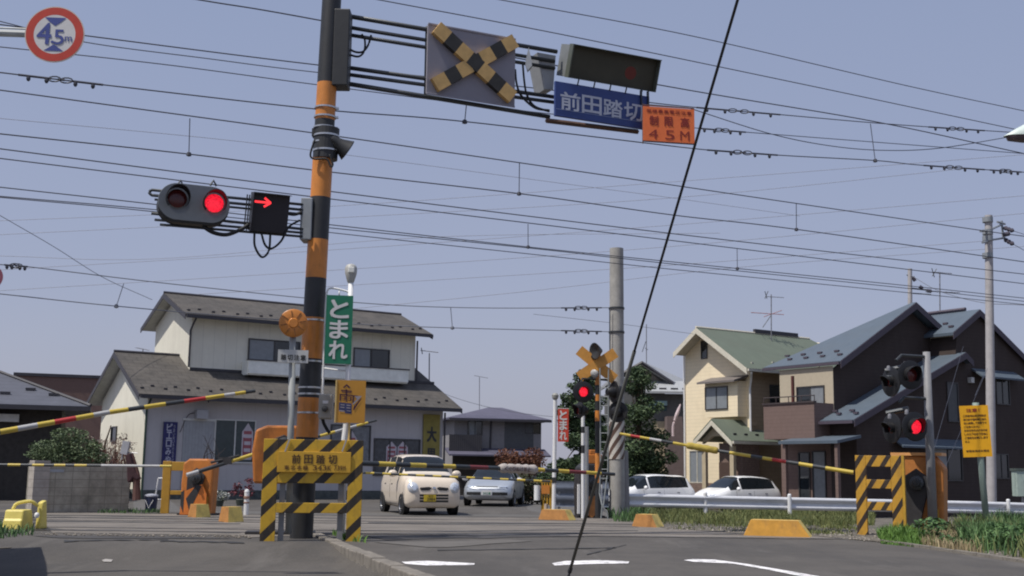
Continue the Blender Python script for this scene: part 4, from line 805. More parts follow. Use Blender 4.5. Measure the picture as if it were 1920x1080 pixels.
b = MB(); b.add([(sx(.2), -.004, sz(.17)), (sx(.33), -.004, sz(.09)), (sx(.47), -.004, sz(.17)), (sx(.42), -.004, sz(.19)), (sx(.33), -.004, sz(.135)), (sx(.25), -.004, sz(.19))], [(0, 1, 2, 3, 4, 5)]); R4(b, .14, .52, .22, .25); R4(b, .17, .5, .26, .28); R4(b, .3, .36, .2, .33)
R4(b, .1, .75, .32, .345); R4(b, .1, .15, .32, .48); R4(b, .32, .36, .33, .49); R4(b, .55, .6, .34, .52)
for u in (.19, .39): R4(b, u, u+.1, .36, .375, -.005); R4(b, u+.08, u+.12, .36, .45, -.005); R4(b, u, u+.1, .41, .425, -.005); R4(b, u, u+.1, .45, .465, -.005)
b.build('print', DR, es)
b = MB(); R4(b, .09, .53, .52, .71, -.003); R4(b, .3, .53, .7, .76, -.003); b.build('print', NP, es)
b = MB()
for v in (.56, .62): R4(b, .14, .28, v, v+.022, -.006); R4(b, .35, .49, v, v+.022, -.006)
R4(b, .36, .5, .69, .705, -.006); R4(b, .1, .28, .70, .73, -.006)
b.add([(sx(.62), -.005, sz(.37)), (sx(.88), -.005, sz(.36)), (sx(.58), -.005, sz(.58)), (sx(.56), -.005, sz(.54)), (sx(.7), -.005, sz(.44))], [(0, 1, 2, 3, 4)]); b.build('print', PR, es)
b = MB(); b.add([(sx(.84), -.006, sz(.42)), (sx(.86), -.006, sz(.42)), (sx(.62), -.006, sz(.7)), (sx(.58), -.006, sz(.7)), (sx(.6), -.006, sz(.62))], [(0, 1, 2, 3, 4)]); b.build('print', DR, es)
b = MB(); b.tube([(0, .03, z0), (0, .05, z0-.4)], .02, 6); b.box(x0-.02, x0, -.01, .03, z0, z1); b.build('bracket', mat('amber_edge', (.6, .42, .15), .5), es)
# ---- grey post with orange disc
dp = thing('warning_disc_post', 'grey post with a round orange disc and small white plate beside the mast', 'sign post', atz(543, 19.6, 0), math.radians(12))
def dl_(px, py, Y=19.6): return local(dp, at(px, py, Y))
b = MB(); b.tube([dl_(541, 1000), dl_(549, 632)], .055, 14); b.build('post', mat('post_grey', (.30, .31, .30), .6, noise=.1), dp, smooth=True)
c = dl_(550, 606, 19.5); b = MB(); b.lathe([(0, .05), (.07, .05), (.085, .03), (.1, .03), (.215, .03), (.235, .015), (.235, -.02), (.2, -.05), (0, -.05)], c, (0, -1, 0), 40); b.build('disc', mat('disc_orange', (.55, .20, .035), .4, noise=.15), dp, auto=40)
b = MB()
for i in range(8):
    a = math.pi*2*i/8+.2; b.box(.1, .21, -.004, .004, -.006, .006, c=c+Vector((0, -.034, 0)), R=Matrix.Rotation(-a, 3, 'Y'))
b.build('spoke', mat('disc_groove', (.22, .09, .02), .5), dp)
x0, x1, z0, z1 = rng(dp, -.09, (521, 668), (578, 668), (549, 656), (549, 680)); b = MB(); b.box(x0, x1, -.09, -.07, z0, z1); pl = b.build('plate', mat('plate_offwhite', (.5, .5, .48), .6, noise=.1), dp)
t_ = MB(); htext(t_, '踏切注意', x0+.04, x1-.03, (z0+z1)/2-.02, .09, -.095, .03, .2); t_.build('lettering', BLACK, pl)
# ---- guard frames
HZ = stripes('hazard_stripes', (.58, .35, .025), (.025, .02, .016), .43, 1, -1.0, duty=.40, phase=.1)
HZ2 = stripes('hazard_stripes_fine', (.54, .29, .03), (.03, .02, .015), .26, 1, -.62, duty=.40, phase=.3)
gf = thing('hazard_barricade', 'large yellow and black striped crossing frame with the crossing name in front of the mast', 'barrier frame', G(581, 1015), math.radians(10))
yf = 0
x0 = onp(gf, 1, 0, 491, 915)[0]; x1 = onp(gf, 1, 0, 679, 915)[0]; H_ = onp(gf, 1, 0, 590, 824)[2]
zz = lambda y: onp(gf, 1, 0, 585, y)[2]; pw = .235
b = MB(); b.box(x0, x0+pw, 0, .05, -.03, H_); b.build('side_board', HZ, gf, bevel=.006); b = MB(); b.box(x1-pw, x1, 0, .05, -.03, H_); b.build('side_board', HZ, gf, bevel=.006)
b = MB(); b.box(x0+pw+.002, x1-pw-.002, .003, .05, zz(906), H_-.002); b.build('top_board', HZ, gf, bevel=.006)
b = MB(); b.box(x0+pw+.002, x1-pw-.002, .003, .05, zz(962), zz(943)); b.build('rail_board', HZ, gf, bevel=.006)
p0 = onp(gf, 1, -.03, 520, 868)[0]; p1 = onp(gf, 1, -.03, 658, 868)[0]; b = MB(); b.box(p0, p1, -.03, -.002, zz(886), zz(847)); pl = b.build('name_plate', mat('plate_yellow', (.58, .33, .03), .5, noise=.08), gf, bevel=.006)
t_ = MB(); zt = (zz(847)-zz(886)); htext(t_, '前田踏切', p0+.2, p1-.2, zz(861), .14, -.035, .025, .32); t_.build('lettering', mat('brown_lettering', (.07, .035, .01), .6), pl)
t_ = MB(); htext(t_, '東北本線', p0+.1, p0+.5, zz(877), .07, -.035, .02, .25); htext(t_, '343K', p0+.56, p0+.87, zz(877), .08, -.035, .015, .25); htext(t_, '739M', p0+.9, p1-.08, zz(877), .08, -.035, .015, .25); t_.build('lettering', mat('brown_lettering_small', (.11, .05, .01), .6), pl)
for xa in (x0+.28, x1-.38): b = MB(); b.box(xa, xa+.09, .06, .12, -.05, H_-.1); b.build('rear_post', mat('post_dull_grey', (.2, .2, .2), .7), gf)
b = MB()
for px in (539, 646): p = onp(gf, 1, -.01, px, 835); b.tube([(p.x-.035, -.02, p.z-.1), (p.x+.03, -.02, p.z+.1)], .014, 5)
b.build('cable_tie', SILV, gf)
gf2 = thing('hazard_barricade', 'yellow and black striped crossing frame with two openings at the right-hand barrier', 'barrier frame', atz(1650, 23.6, -.02), math.radians(-24))
x0 = onp(gf2, 1, 0, 1605, 925)[0]; x1 = onp(gf2, 1, 0, 1692, 925)[0]; zz = lambda y: onp(gf2, 1, 0, 1648, y)[2]; H_ = zz(854); pw = .2
for a_, c_ in ((x0, x0+pw), (x1-pw, x1)):
    b = MB(); b.box(a_, c_, 0, .14, 0, H_); b.build('side_board', HZ2, gf2, bevel=.006)
for ya, yb in ((854, 875), (899, 916), (941, 957)): b = MB(); b.box(x0+pw+.002, x1-pw-.002, .004, .06, zz(yb), zz(ya)-.002); b.build('rail_board', HZ2, gf2, bevel=.006)
b = MB(); b.box(x1+.001, x1+.05, -.01, .15, 0, H_+.01); b.build('edge_plate', YEL, gf2)

for M_ in (HZ, HZ2): weather(M_, .6, (6, 6, 2), .5, .75, (.14, .09, .045), 9)
# plain yellow frame, far left
yf_ = thing('steel_barricade', 'plain yellow steel frame around the far left barrier machine', 'barrier frame', G(352, 963), math.radians(8))
x0 = onp(yf_, 1, 0, 303, 915)[0]; x1 = onp(yf_, 1, 0, 402, 915)[0]; zz = lambda y: onp(yf_, 1, 0, 350, y)[2]
b = MB(); w_ = .2; b.box(x0, x0+w_, 0, .12, -.03, zz(865)); b.box(x1-w_, x1, 0, .12, -.03, zz(865)); b.box(x0+w_, x1-w_, .01, .11, zz(883), zz(866)); b.box(x0+w_, x1-w_, .01, .09, zz(928), zz(920)); b.build('frame', mat('dull_yellow_paint', (.50, .28, .035), .55, noise=.15, scale=5), yf_, bevel=.01)
# ---------------------------------------------------------------- barrier machines
ORB = mat('barrier_orange', (.52, .175, .03), .5, noise=.18, scale=4, bump=.15); BLK = mat('machine_black', (.03, .028, .03), .6, noise=.3); weather(ORB, .6, (5, 5, 1.5), .48, .75, (.13, .06, .03))
def machine(label, loc, rz, h=1.25, w_=.5, legs=0, cab=None):
    t = thing('barrier_machine', label, 'barrier machine', loc, rz)
    b = MB(); pr = [(-w_*.5, legs), (-w_*.55, legs+h*.55), (-w_*.5, legs+h*.92), (-w_*.3, legs+h), (w_*.35, legs+h), (w_*.55, legs+h*.85), (w_*.5, legs)]
    b.prism(pr, -.16, .3, 'xz'); b.build('cabinet', cab or ORB, t, bevel=.04)
    b = MB(); b.prism([(-w_*.32, legs+h*.16), (-w_*.3, legs+h*.72), (w_*.0, legs+h*.84), (w_*.3, legs+h*.7), (w_*.14, legs+h*.38), (w_*.02, legs+h*.08)], -.24, -.165, 'xz'); b.build('side_cover', BLK, t, bevel=.01)
    b = MB(); b.lathe([(0, .16), (.07, .16), (.09, .12), (.14, .1), (.14, 0), (0, 0)], (w_*.02, -.24, legs+h*.66), (0, -1, 0), 24); b.lathe([(0, .05), (.03, .05), (.03, 0)], (w_*.02, -.4, legs+h*.66), (0, -1, 0), 10); b.build('hub', DSTEEL, t, auto=30)
    b = MB(); b.box(-w_*.35, -w_*.05, -.2, -.165, legs+.02, legs+h*.14); b.box(w_*.2, w_*.42, -.19, -.165, legs+h*.2, legs+h*.34); b.build('hatch', YEL, t, bevel=.01)
    b = MB()
    if legs: b.box(-w_*.35, -w_*.2, 0, .2, -.02, legs); b.box(w_*.2, w_*.35, 0, .2, -.02, legs)
    b.box(-w_*.6, w_*.6, -.22, .35, -.03, .05); b.build('base', BLK, t)
    return t
m1 = machine('orange barrier machine half hidden behind the large name frame', atz(531, 21.3, 0), math.radians(8), h=1.02, w_=1.0, legs=.88)
b = MB(); b.box(-.27, .45, -.22, -.163, .9, 1.42); b.build('lower_cover', BLK, m1, bevel=.02)
m2 = machine('orange barrier machine inside the plain yellow frame, far left', G(370, 966), math.radians(-5), h=1.35, w_=.72)
b = MB(); b.prism([(-.34, .02), (-.3, .55), (.18, .75), (.3, .5), (.3, .02)], -.29, -.25, 'xz'); b.build('front_panel', mat('panel_orange', (.60, .17, .025), .5, noise=.15), m2)
b = MB(); b.add([(-.33, -.295, .25), (-.33, -.295, .55), (-.25, -.295, .6), (-.25, -.295, .05)], [(0, 1, 2, 3)]); b.add([(-.2, -.295, .4), (.05, -.295, .74), (.17, -.295, .7), (-.1, -.295, .1)], [(0, 1, 2, 3)]); b.build('stripe', BLK, m2)
m3 = machine('orange barrier machine with white side strips under the far crossbuck', G(1104, 970), math.radians(12), h=1.38, w_=.62, cab=BLK)
b = MB(); b.prism([(-.22, .12), (-.2, .62), (0, .5), (.16, .62), (.16, .12), (0, .0)], -.3, -.25, 'xz'); b.build('front_panel', mat('panel_orange_dull', (.45, .18, .05), .6, noise=.2), m3)
for xa, za in ((-.37, .1), (.22, .35)): b = MB(); b.box(xa, xa+.06, -.28, -.2, za, .85); b.build('side_strip', WHITE, m3)
b = MB(); b.box(-.12, .32, -.12, .2, 1.38, 1.62); b.box(.0, .22, -.1, .15, 1.62, 1.74); b.build('top_box', ORB, m3, bevel=.02)
m4 = machine('orange barrier machine behind the right-hand striped frame', atz(1722, 24.4, -.02), math.radians(-30), h=1.6, w_=.95, cab=mat('shaded_orange_paint', (.46, .17, .035), .6, noise=.2))
b = MB(); b.box(-.5, .5, -.2, .32, 1.6, 1.66); b.build('top_cover', mat('pale_orange', (.7, .34, .12), .5), m4)
# ---------------------------------------------------------------- barrier bars
BY = mat('bar_yellow', (.54, .40, .06), .45, noise=.1); BK = mat('bar_black', (.035, .04, .045), .45, noise=.2); BR_ = mat('bar_red', (.42, .03, .03), .5, noise=.15); BWH = mat('bar_grey_white', (.42, .42, .42), .5); BD = mat('bar_dark_red', (.16, .03, .035), .6)
BM = {'y': BY, 'k': BK, 'r': BR_, 'w': BWH, 'd': BD}
def bar(label, segs, line, r):
    """segs: [(px_start, colour)...,(px_end,None)]; line: [(px,py,Y)...] polyline"""
    def P(px):
        for (a, c) in zip(line[:-1], line[1:]):
            if (a[0] <= px <= c[0]) or c is line[-1]:
                t_ = (px-a[0])/(c[0]-a[0]); iy = 1/a[2]+(1/c[2]-1/a[2])*t_; return at(px, a[1]+(c[1]-a[1])*t_, 1/iy)
    org = P(segs[0][0]); t = thing('barrier_bar', label, 'barrier bar', org, 0)
    keys = sorted(set(c for _, c in segs if c)); b = MB(); n = len(segs)-1
    for i in range(n):
        a, c = P(segs[i][0])-org, P(segs[i+1][0])-org; f0 = r[0]+(r[1]-r[0])*i/n; f1 = r[0]+(r[1]-r[0])*(i+1)/n
        b.tube([a, c], [f0, f1], 12, keys.index(segs[i][1]), cap=(i in (0, n-1)))
    b.build('pole', [BM[k] for k in keys], t, smooth=True, auto=60); return t, P
def alt(a, b_, n, cs='yk'): return [(a+(b_-a)*i/n, cs[i % len(cs)]) for i in range(n)]
t, P = bar('thick black and yellow lowered bar with a white cloth wrap before the cars', [(598, 'w'), (612, 'k'), (640, 'y'), (668, 'k'), (709, 'y'), (740, 'k'), (768, 'y'), (798, 'k'), (830, 'y'), (853, 'k'), (880, 'd'), (914, 'k'), (1000, 'y'), (1020, 'k'), (1046, 'y'), (1066, 'd'), (1098, 'y'), (1126, 'k'), (1152, None)], [(598, 866, 21.2), (1000, 880, 24.2), (1165, 890, 25.4)], (.05, .036))
a, c = P(936)-t.location, P(1006)-t.location; b = MB(); d = (c-a); b.tube([a+d*i/14 for i in range(15)], [.06]+[.09+.012*math.sin(i*2.3) for i in range(13)]+[.06], 14)
wr = b.build('cloth_wrap', mat('offwhite_cloth', (.42, .38, .35), .9, noise=.15, bump=.6), t, smooth=True)
b = MB(); ang = math.atan2(d.y, d.x); b.M = Matrix.Translation(a) @ Matrix.Rotation(ang, 4, 'Z'); sl_ = d.z/Vector((d.x, d.y)).length
for i, ch in enumerate('くぐりぬけ禁止'): xx = .1+.095*i; glyph(b, ch, xx, xx*sl_-.005, .075, .085, -.108, .02)
b.build('lettering', mat('faded_brown_lettering', (.16, .09, .08), .7), wr)
bar('thin black and yellow lowered bar on the far side of the tracks', [(500, 'k')]+alt(560, 1032, 30)+[(1032, None)], [(500, 878, 29.5), (1040, 903, 29.5)], (.03, .026))
t, P = bar('half raised bar with a pale tip from the far left orange machine', [(350, 'w'), (372, 'k'), (433, 'y'), (474, 'k'), (520, 'y'), (560, 'k'), (600, 'y'), (628, 'w'), (668, 'y'), (690, 'k'), (706, None)], [(350, 891, 27.5), (475, 852, 28.2), (706, 788, 29.5)], (.05, .028))
b = MB(); a, c = P(395)-t.location, P(448)-t.location; b.tube([a+Vector((0, 0, .12)), c+Vector((0, 0, .08))], .03, 6); b.box(-.15, .15, -.05, .05, -.02, .14, c=(a+c)/2, R=Matrix.Identity(3)); b.build('counterweight', BLK, t)
bar('half raised yellow, black and red bar crossing in front of the shop house gable', [(-40, 'w'), (0, 'y'), (33, 'w'), (70, 'y'), (102, 'r'), (142, 'y'), (175, 'w'), (205, 'y'), (240, 'k'), (270, 'y'), (310, 'k'), (345, 'r'), (385, 'y'), (420, 'w'), (440, 'y'), (460, 'k'), (478, None)], [(-40, 818, 21), (0, 810, 21), (205, 773, 22), (478, 733, 23.4)], (.052, .034))
bar('thin level yellow and black bar running along the top of the block wall', [(-60, 'k'), (15, 'y'), (39, 'k'), (61, 'y'), (83, 'k'), (102, 'y'), (123, 'k'), (140, 'y'), (163, 'k'), (190, 'w'), (240, 'w'), (300, 'y'), (322, None)], [(-60, 871, 27.3), (322, 874, 27.3)], (.032, .028))
t, P = bar('long half raised bar slanting down to the right-hand striped frame', [(1162, 'y'), (1182, 'r'), (1200, 'y'), (1218, 'w'), (1240, 'k'), (1262, 'y'), (1290, 'y'), (1345, 'k'), (1368, 'y'), (1408, 'k'), (1430, 'y'), (1448, 'r'), (1474, 'k'), (1498, 'y'), (1524, 'k'), (1548, 'y'), (1600, None)], [(1162, 813, 25.5), (1345, 845, 25), (1600, 886, 23.9)], (.026, .042))
a, c = P(1288)-t.location, P(1346)-t.location; b = MB(); d = c-a; b.tube([a+d*i/12 for i in range(13)], [.06]+[.072+.004*math.sin(i*2.1) for i in range(11)]+[.06], 12); b.build('cloth_wrap', mat('yellow_cloth', (.40, .30, .06), .9, noise=.2, bump=.5), t, smooth=True)
# ---------------------------------------------------------------- right-hand signal with four lamps
sp = thing('crossing_signal', 'grey post with four black hooded lamps, lower right one lit red, near the right-hand frame', 'signal', atz(1750, 24.0, -.03), 0)
def sl2(px, py, Y=24.0): return at(px, py, Y)-sp.location
b = MB(); b.tube([sl2(1750, 1003), sl2(1743, 820), sl2(1737, 660)], [.095, .085, .07], 16); b.build('post', mat('post_blue_grey', (.22, .22, .23), .6, noise=.12), sp, smooth=True)
b = MB(); b.tube([sl2(1739, 669), sl2(1690, 666, 23.8), sl2(1680, 676, 23.7)], .03, 8); b.tube([sl2(1741, 748), sl2(1695, 745, 23.8), sl2(1686, 755, 23.7)], .03, 8)
for q in ((1683, 690, 1660, 695), (1683, 770, 1662, 775)): b.tube([sl2(q[0]+20, q[1]-4, 23.7), sl2(q[2], q[3], 23.9)], .05, 8)
b.build('bracket', DSTEEL, sp)
for (px, py, yaw, lit, R_) in ((1706, 703, 18, False, .29), (1714, 800, 18, True, .29), (1672, 716, -72, False, .30), (1674, 803, -72, False, .30)):
    o = hooded(sp, sl2(px, py, 23.5 if yaw > 0 else 23.8), R_, lit, .22, Matrix.Rotation(math.radians(yaw), 4, 'Z'), hr=.58 if yaw > 0 else .4)
for (px, py) in ((1697, 682), (1666, 690), (1700, 772), (1668, 780)): b = MB(); b.lathe([(0, .05), (.03, .04), (.04, 0), (.04, -.05)], sl2(px, py, 23.5), (0, 0, 1), 10); b.build('lug', mat('dull_bolt', (.2, .2, .22), .5), sp)
b = MB(); b.box(-.35, .3, .1, .3, 0, .02, c=sl2(1700, 706, 23.7), R=Matrix.Rotation(.3, 3, 'Z')); b.build('plate', GREYP, sp)
# ---------------------------------------------------------------- far crossbuck and lamps
fs_ = thing('crossing_signal', 'far orange crossbuck signal with one lit red lamp beside the thick concrete pole', 'signal', atz(1122, 29.3, 0), 0)
def fl(px, py, Y=29.3): return at(px, py, Y)-fs_.location
b = MB(); bb_ = [(970, 0), (905, 1), (850, 0), (790, 1), (770, 0), (752, 1), (740, 0), (722, 1), (700, 0), (690, 1), (662, None)]
for (ya, c_), (yb, _) in zip(bb_[:-1], bb_[1:]): b.cyl(fl(1121, ya), fl(1121, yb), .07, n=14, cap=False, mi=c_)
b.build('pole', [BLACK, ORANGE], fs_, smooth=True)
XO = mat('crossbuck_orange', (.55, .26, .05), .5, noise=.15)
for pa, pb, dy in (((1085, 657), (1152, 712), -.12), ((1085, 708), (1153, 662), -.15)):
    a, c = fl(*pa), fl(*pb); e = (c-a).normalized(); nn = Vector((-e.z, 0, e.x))*.13; b = MB(); q = [a-nn, c-nn, c+nn, a+nn]
    b.add([(p.x, dy, p.z) for p in q]+[(p.x, dy+.025, p.z) for p in q], [(0, 1, 2, 3), (4, 5, 6, 7), (0, 1, 5, 4), (1, 2, 6, 5), (2, 3, 7, 6), (3, 0, 4, 7)]); b.build('cross_arm', XO, fs_)
b = MB(); b.lathe([(.04, -.1), (.1, -.03), (.14, .02), (.2, .1), (.21, .12), (.18, .1), (0, .04)], fl(1122, 658, 29.1), (-.75, -.5, -.1), 22); b.build('horn', BLACK, fs_, smooth=True)
b = MB(); b.lathe([(.03, -.05), (.08, .0), (.11, .07), (0, .05)], fl(1117, 700, 29.1), (-.5, -.7, -.2), 16); b.build('horn', mat('pale_horn', (.4, .4, .4), .5), fs_, smooth=True)
b = MB(); b.tube([fl(1088, 720, 29.1), fl(1092, 710, 29.1), fl(1120, 711), fl(1150, 714), fl(1154, 722)], .025, 8); b.tube([fl(1090, 756, 29.1), fl(1088, 766)], .03, 6); b.build('bracket', DSTEEL, fs_)
hooded(fs_, fl(1093, 735, 28.9), .26, True, .16, Matrix.Rotation(math.radians(12), 4, 'Z'), hr=.52)
hooded(fs_, fl(1151, 735, 29.1), .27, False, .2, Matrix.Rotation(math.radians(115), 4, 'Z'), hr=.6)
hooded(fs_, fl(1088, 769, 29.1), .2, False, .18, Matrix.Rotation(math.radians(-60), 4, 'Z'), hr=.7)
hooded(fs_, fl(1158, 772, 29.1), .26, False, .2, Matrix.Rotation(math.radians(150), 4, 'Z'), hr=.6)
b = MB(); b.tube([fl(1125, 690, 29.0), fl(1126, 880, 29.0), fl(1124, 925, 29), fl(1129, 948, 28.9), fl(1127, 972, 28.9)], .018, 6); b.tube([fl(1141, 692, 29.0), fl(1140, 880, 29.0), fl(1131, 952, 28.9), fl(1138, 960, 28.9), fl(1140, 974, 28.9)], .018, 6)
for i in range(12): y = 710+i*17; b.tube([fl(1125.3, y, 29.0), fl(1140.7, y, 29.0)], .012, 5)
b.build('ladder', mat('ladder_grey', (.25, .27, .27), .5), fs_)
wp = thing('marker_post', 'narrow black and white banded post between the red banner and the far crossbuck', 'post', atz(1093, 30.5, 0), 0)
b = MB()
for i, (ya, yb) in enumerate(((975, 850), (850, 835), (835, 812), (812, 800), (800, 780), (780, 765))): b.cyl(at(1093, ya, 30.5)-wp.location, at(1093, yb, 30.5)-wp.location, .045, n=12, cap=False, mi=i % 2)
b.build('pole', [WHITE, BLACK], wp, smooth=True); b = MB(); b.cyl(at(1100, 965, 30.7)-wp.location, at(1100, 800, 30.7)-wp.location, .05, n=12); b.build('conduit', GALV, wp)
# red stop banner post
rp = thing('stop_sign', 'narrow red stop banner with white characters on a thin white post, far side', 'sign', atz(1041, 30.5, 0), 0)
def rl(px, py, Y=30.5): return at(px, py, Y)-rp.location
b = MB(); b.tube([rl(1038, 965), rl(1041, 750)], .05, 12); b.box(-.055, .055, -.055, .055, -.14, .0, 1, c=rl(1039, 895), R=Matrix.Identity(3)); b.build('post', [WHITE, BLACK], rp, smooth=False)
b = MB(); b.lathe([(.02, -.08), (.08, 0), (.09, .07), (.05, .12), (0, .13)], rl(1041, 746), n=14); b.build('lamp', mat('lamp_dull', (.28, .28, .26), .6), rp)
x0, x1 = rl(1046, 795).x, rl(1066, 795).x; z0, z1 = rl(1056, 828).z, rl(1056, 767).z; b = MB(); b.box(x0, x1, -.015, .015, z0, z1); b.build('board', mat('banner_red', (.55, .055, .03), .6, noise=.1), rp)
t_ = MB(); vtext(t_, 'とまれ', (x0+x1)/2, z1-.03, z0+.03, .18, -.02, .03, .1); t_.build('lettering', SWH, rp)
b = MB(); b.tube([(x0-.05, 0, z1+.01), (x1, 0, z1+.01)], .012, 5); b.build('rod', GALV, rp)
# yellow slatted stand with white cylinder
ys = thing('bar_stand', 'yellow ribbed stand at the tip of the thin bar, with a white cylinder beside it', 'stand', G(1028, 966), 0)
def yl(px, py): return onp(ys, 1, 0, px, py)
x0, x1 = yl(1015, 930).x, yl(1041, 930).x; zt = yl(1028, 902).z; b = MB(); b.box(x1-.13, x1, 0, .12, -.03, zt)
for i in range(4): b.box(x0+i*.07, x0+i*.07+.035, 0, .1, .25, zt-.02)
b.box(x0, x0+.1, 0, .1, -.03, .4); b.box(x0-.04, x1, -.005, .1, zt-.04, zt+.03); b.build('frame', YEL, ys)
b = MB(); b.box(x0, x0+.22, -.03, 0, yl(1028, 926).z, yl(1028, 910).z); b.build('plate', ORANGE, ys)
b = MB(); c0, c1 = yl(1007, 938), yl(1007, 910); b.cyl((c0.x, 0, c0.z), (c0.x, 0, c1.z), .085, n=18); b.build('cylinder', WHITE, ys)
b = MB(); b.cyl((x0+.13, -.02, .03), (x0+.13, -.02, .3), .05, n=10); b.build('peg', mat('pale_peg', (.5, .4, .32), .7), ys)
# ---------------------------------------------------------------- wheel stop blocks
def block(label, px0, px1, pyb, pyt, rz=-.1, side=0, name='kerb_block', slope=.22, Lf=1.0, D=.38, yl_end=True):
    c = G((px0+px1)/2, pyb); t_ = thing(name, label, 'kerb block', c, rz, 'yellow and orange kerb blocks at the road edges')
    L_ = ((px1-px0)/F*c.y*Lf-D*abs(math.sin(rz)))/math.cos(rz)/2; h = (pyb-pyt)/F*c.y
    V = [(-L_, -D/2, 0), (L_, -D/2, 0), (L_, D/2, 0), (-L_, D/2, 0), (-L_+slope*.6, -D/2+.04, h), (L_-slope, -D/2+.04, h), (L_-slope, D/2-.04, h), (-L_+slope*.6, D/2-.04, h)]
    b = MB(); b.add(V, [(0, 1, 5, 4), (2, 3, 7, 6), (3, 0, 4, 7)], 0); b.add(V, [(4, 5, 6, 7)], 2); b.add(V, [(1, 2, 6, 5)], 1)
    b.add(V[:4], [(0, 1, 2, 3)]); b.build('block', [side if side else OBRN, LYEL, mat('block_top', (.58, .38, .10), .7, noise=.2)], t_, bevel=.015); return t_
OY = weather(mat('worn_orange_yellow', (.58, .29, .04), .7, noise=.22, scale=4, bump=.2), .6, (4, 4, 2), .48, .75, (.2, .12, .06))
block('longest yellow-orange kerb block, in front of the grass beside the right-hand frame', 1394, 1524, 1005, 976, -.32, OY, slope=.22, D=.55)
block('brownish kerb block with a bright yellow end beside the grass right of the concrete pole', 1184, 1246, 988, 965, -.5, slope=.14, D=.45)
block('brownish kerb block with a yellow end under the yellow ribbed stand', 1009, 1080, 975, 956, -.42, slope=.14, D=.45)
block('small yellow kerb block at the foot of the orange machine, far left', 354, 392, 970, 946, -.72, slope=.06, Lf=1.1, D=.4)
block('small yellow kerb block standing alone between the far left machine and the large frame', 412, 454, 979, 951, -.72, slope=.06, Lf=1.1, D=.4)
yb_ = thing('yellow_buffer', 'bright yellow steel buffer block with a handle at the left edge', 'buffer block', G(24, 994), -.05)
def ybl(px, py): return onp(yb_, 1, 0, px, py)
x0, x1 = ybl(5, 975).x, ybl(41, 975).x; h = ybl(24, 956).z
LY2 = mat('bright_lemon_paint', (.70, .58, .14), .5, noise=.12, scale=5, bump=.1)
b = MB(); b.prism([(-.02, 0), (0, .16), (.03, .2), (.06, h), (.4, h), (.5, 0)], x0, x1, 'yz'); b.build('body', LY2, yb_, bevel=.03)
b = MB(); b.tube(spline([(x0+.05, .25, h), (x0+.1, .3, h+.1), (x1-.05, .4, h+.14), (x1+.05, .5, h+.06)], 6), .03, 8); b.build('handle', LY2, yb_)
b = MB(); b.prism([(.5, 0), (.55, h+.12), (.7, h+.16), (.8, 0)], x1+.02, x1+.12, 'yz'); b.build('rear_plate', LY2, yb_, bevel=.02)
b = MB(); b.lathe([(0, .06), (.035, .045), (.045, 0), (.03, -.04)], ybl(55, 968)+Vector((0, .3, 0)), n=12); b.build('knob', WHITE, yb_, smooth=True)
# white bollard
bo = thing('bollard', 'short white bollard with a brown band in front of the shop wall', 'bollard', G(461, 966), 0)
b = MB(); hh = onp(bo, 1, 0, 461, 916)[2]; b.cyl((0, 0, -.02), (0, 0, hh-.1), .06, n=18); b.lathe([(.06, 0), (.065, .02), (.05, .07), (.0, .09)], (0, 0, hh-.1), n=18); b.build('post', WHITE, bo, smooth=False)
b = MB(); b.lathe([(.062, 0), (.075, .01), (.075, .06), (.062, .07)], (0, 0, hh-.25), n=18); b.lathe([(.062, 0), (.07, .01), (.07, .03), (.062, .04)], (0, 0, hh-.36), n=18); b.build('band', mat('brown_band', (.28, .16, .12), .6), bo)
# ---------------------------------------------------------------- notice sign right
no = thing('notice_sign', 'bright amber notice board full of small dark lines of text on a pale green post', 'sign', atz(1846, 28, -.1), math.radians(-4))
no.rotation_euler = (0, math.radians(-2.5), math.radians(-4))
def nl(px, py): return onp(no, 1, -.06, px, py)
b = MB(); b.tube([(0, 0, -.1), (-.0, 0, (at(1842, 755, 28)-no.location).z)], .075, 12); b.build('post', mat('pale_green_post', (.20, .26, .23), .6, noise=.1), no, smooth=True)
RI = no.matrix_basis.inverted() if False else None
c = at(1838, 808, 27.93)-no.location; w_ = 52/F*28/2; h = 95/F*28/2
b = MB(); b.box(c.x-w_, c.x+w_, -.09, -.07, c.z-h, c.z+h); pl = b.build('board', mat('notice_amber', (.85, .42, .008), .5, noise=.06), no)
DT = mat('notice_print', (.13, .055, .01), .7); t_ = MB()
glyph(t_, '注意！', c.x-.03, c.z+h-.11, .3, .08, -.094, .03); t_.build('lettering', mat('notice_red_print', (.32, .04, .02), .7), pl)
t_ = MB(); rows = ['この踏切は高さ制限が', 'あります。架線に触れ', 'ると感電して危険です', 'ご注意ください', 'お気付きの点がありま', 'したら下記まで至急に', 'ご連絡をお願いします', '以上']
for i, s_ in enumerate(rows): htext(t_, s_, c.x-w_+.06, c.x-w_+.06+(2*w_-.12)*len(s_)/10, c.z+h-.24-i*.085, .048, -.094, .03, .1)
htext(t_, '管理者連絡先電話', c.x-w_+.06, c.x+w_-.06, c.z-h+.14, .045, -.094, .03, .1); t_.build('lettering', DT, pl)
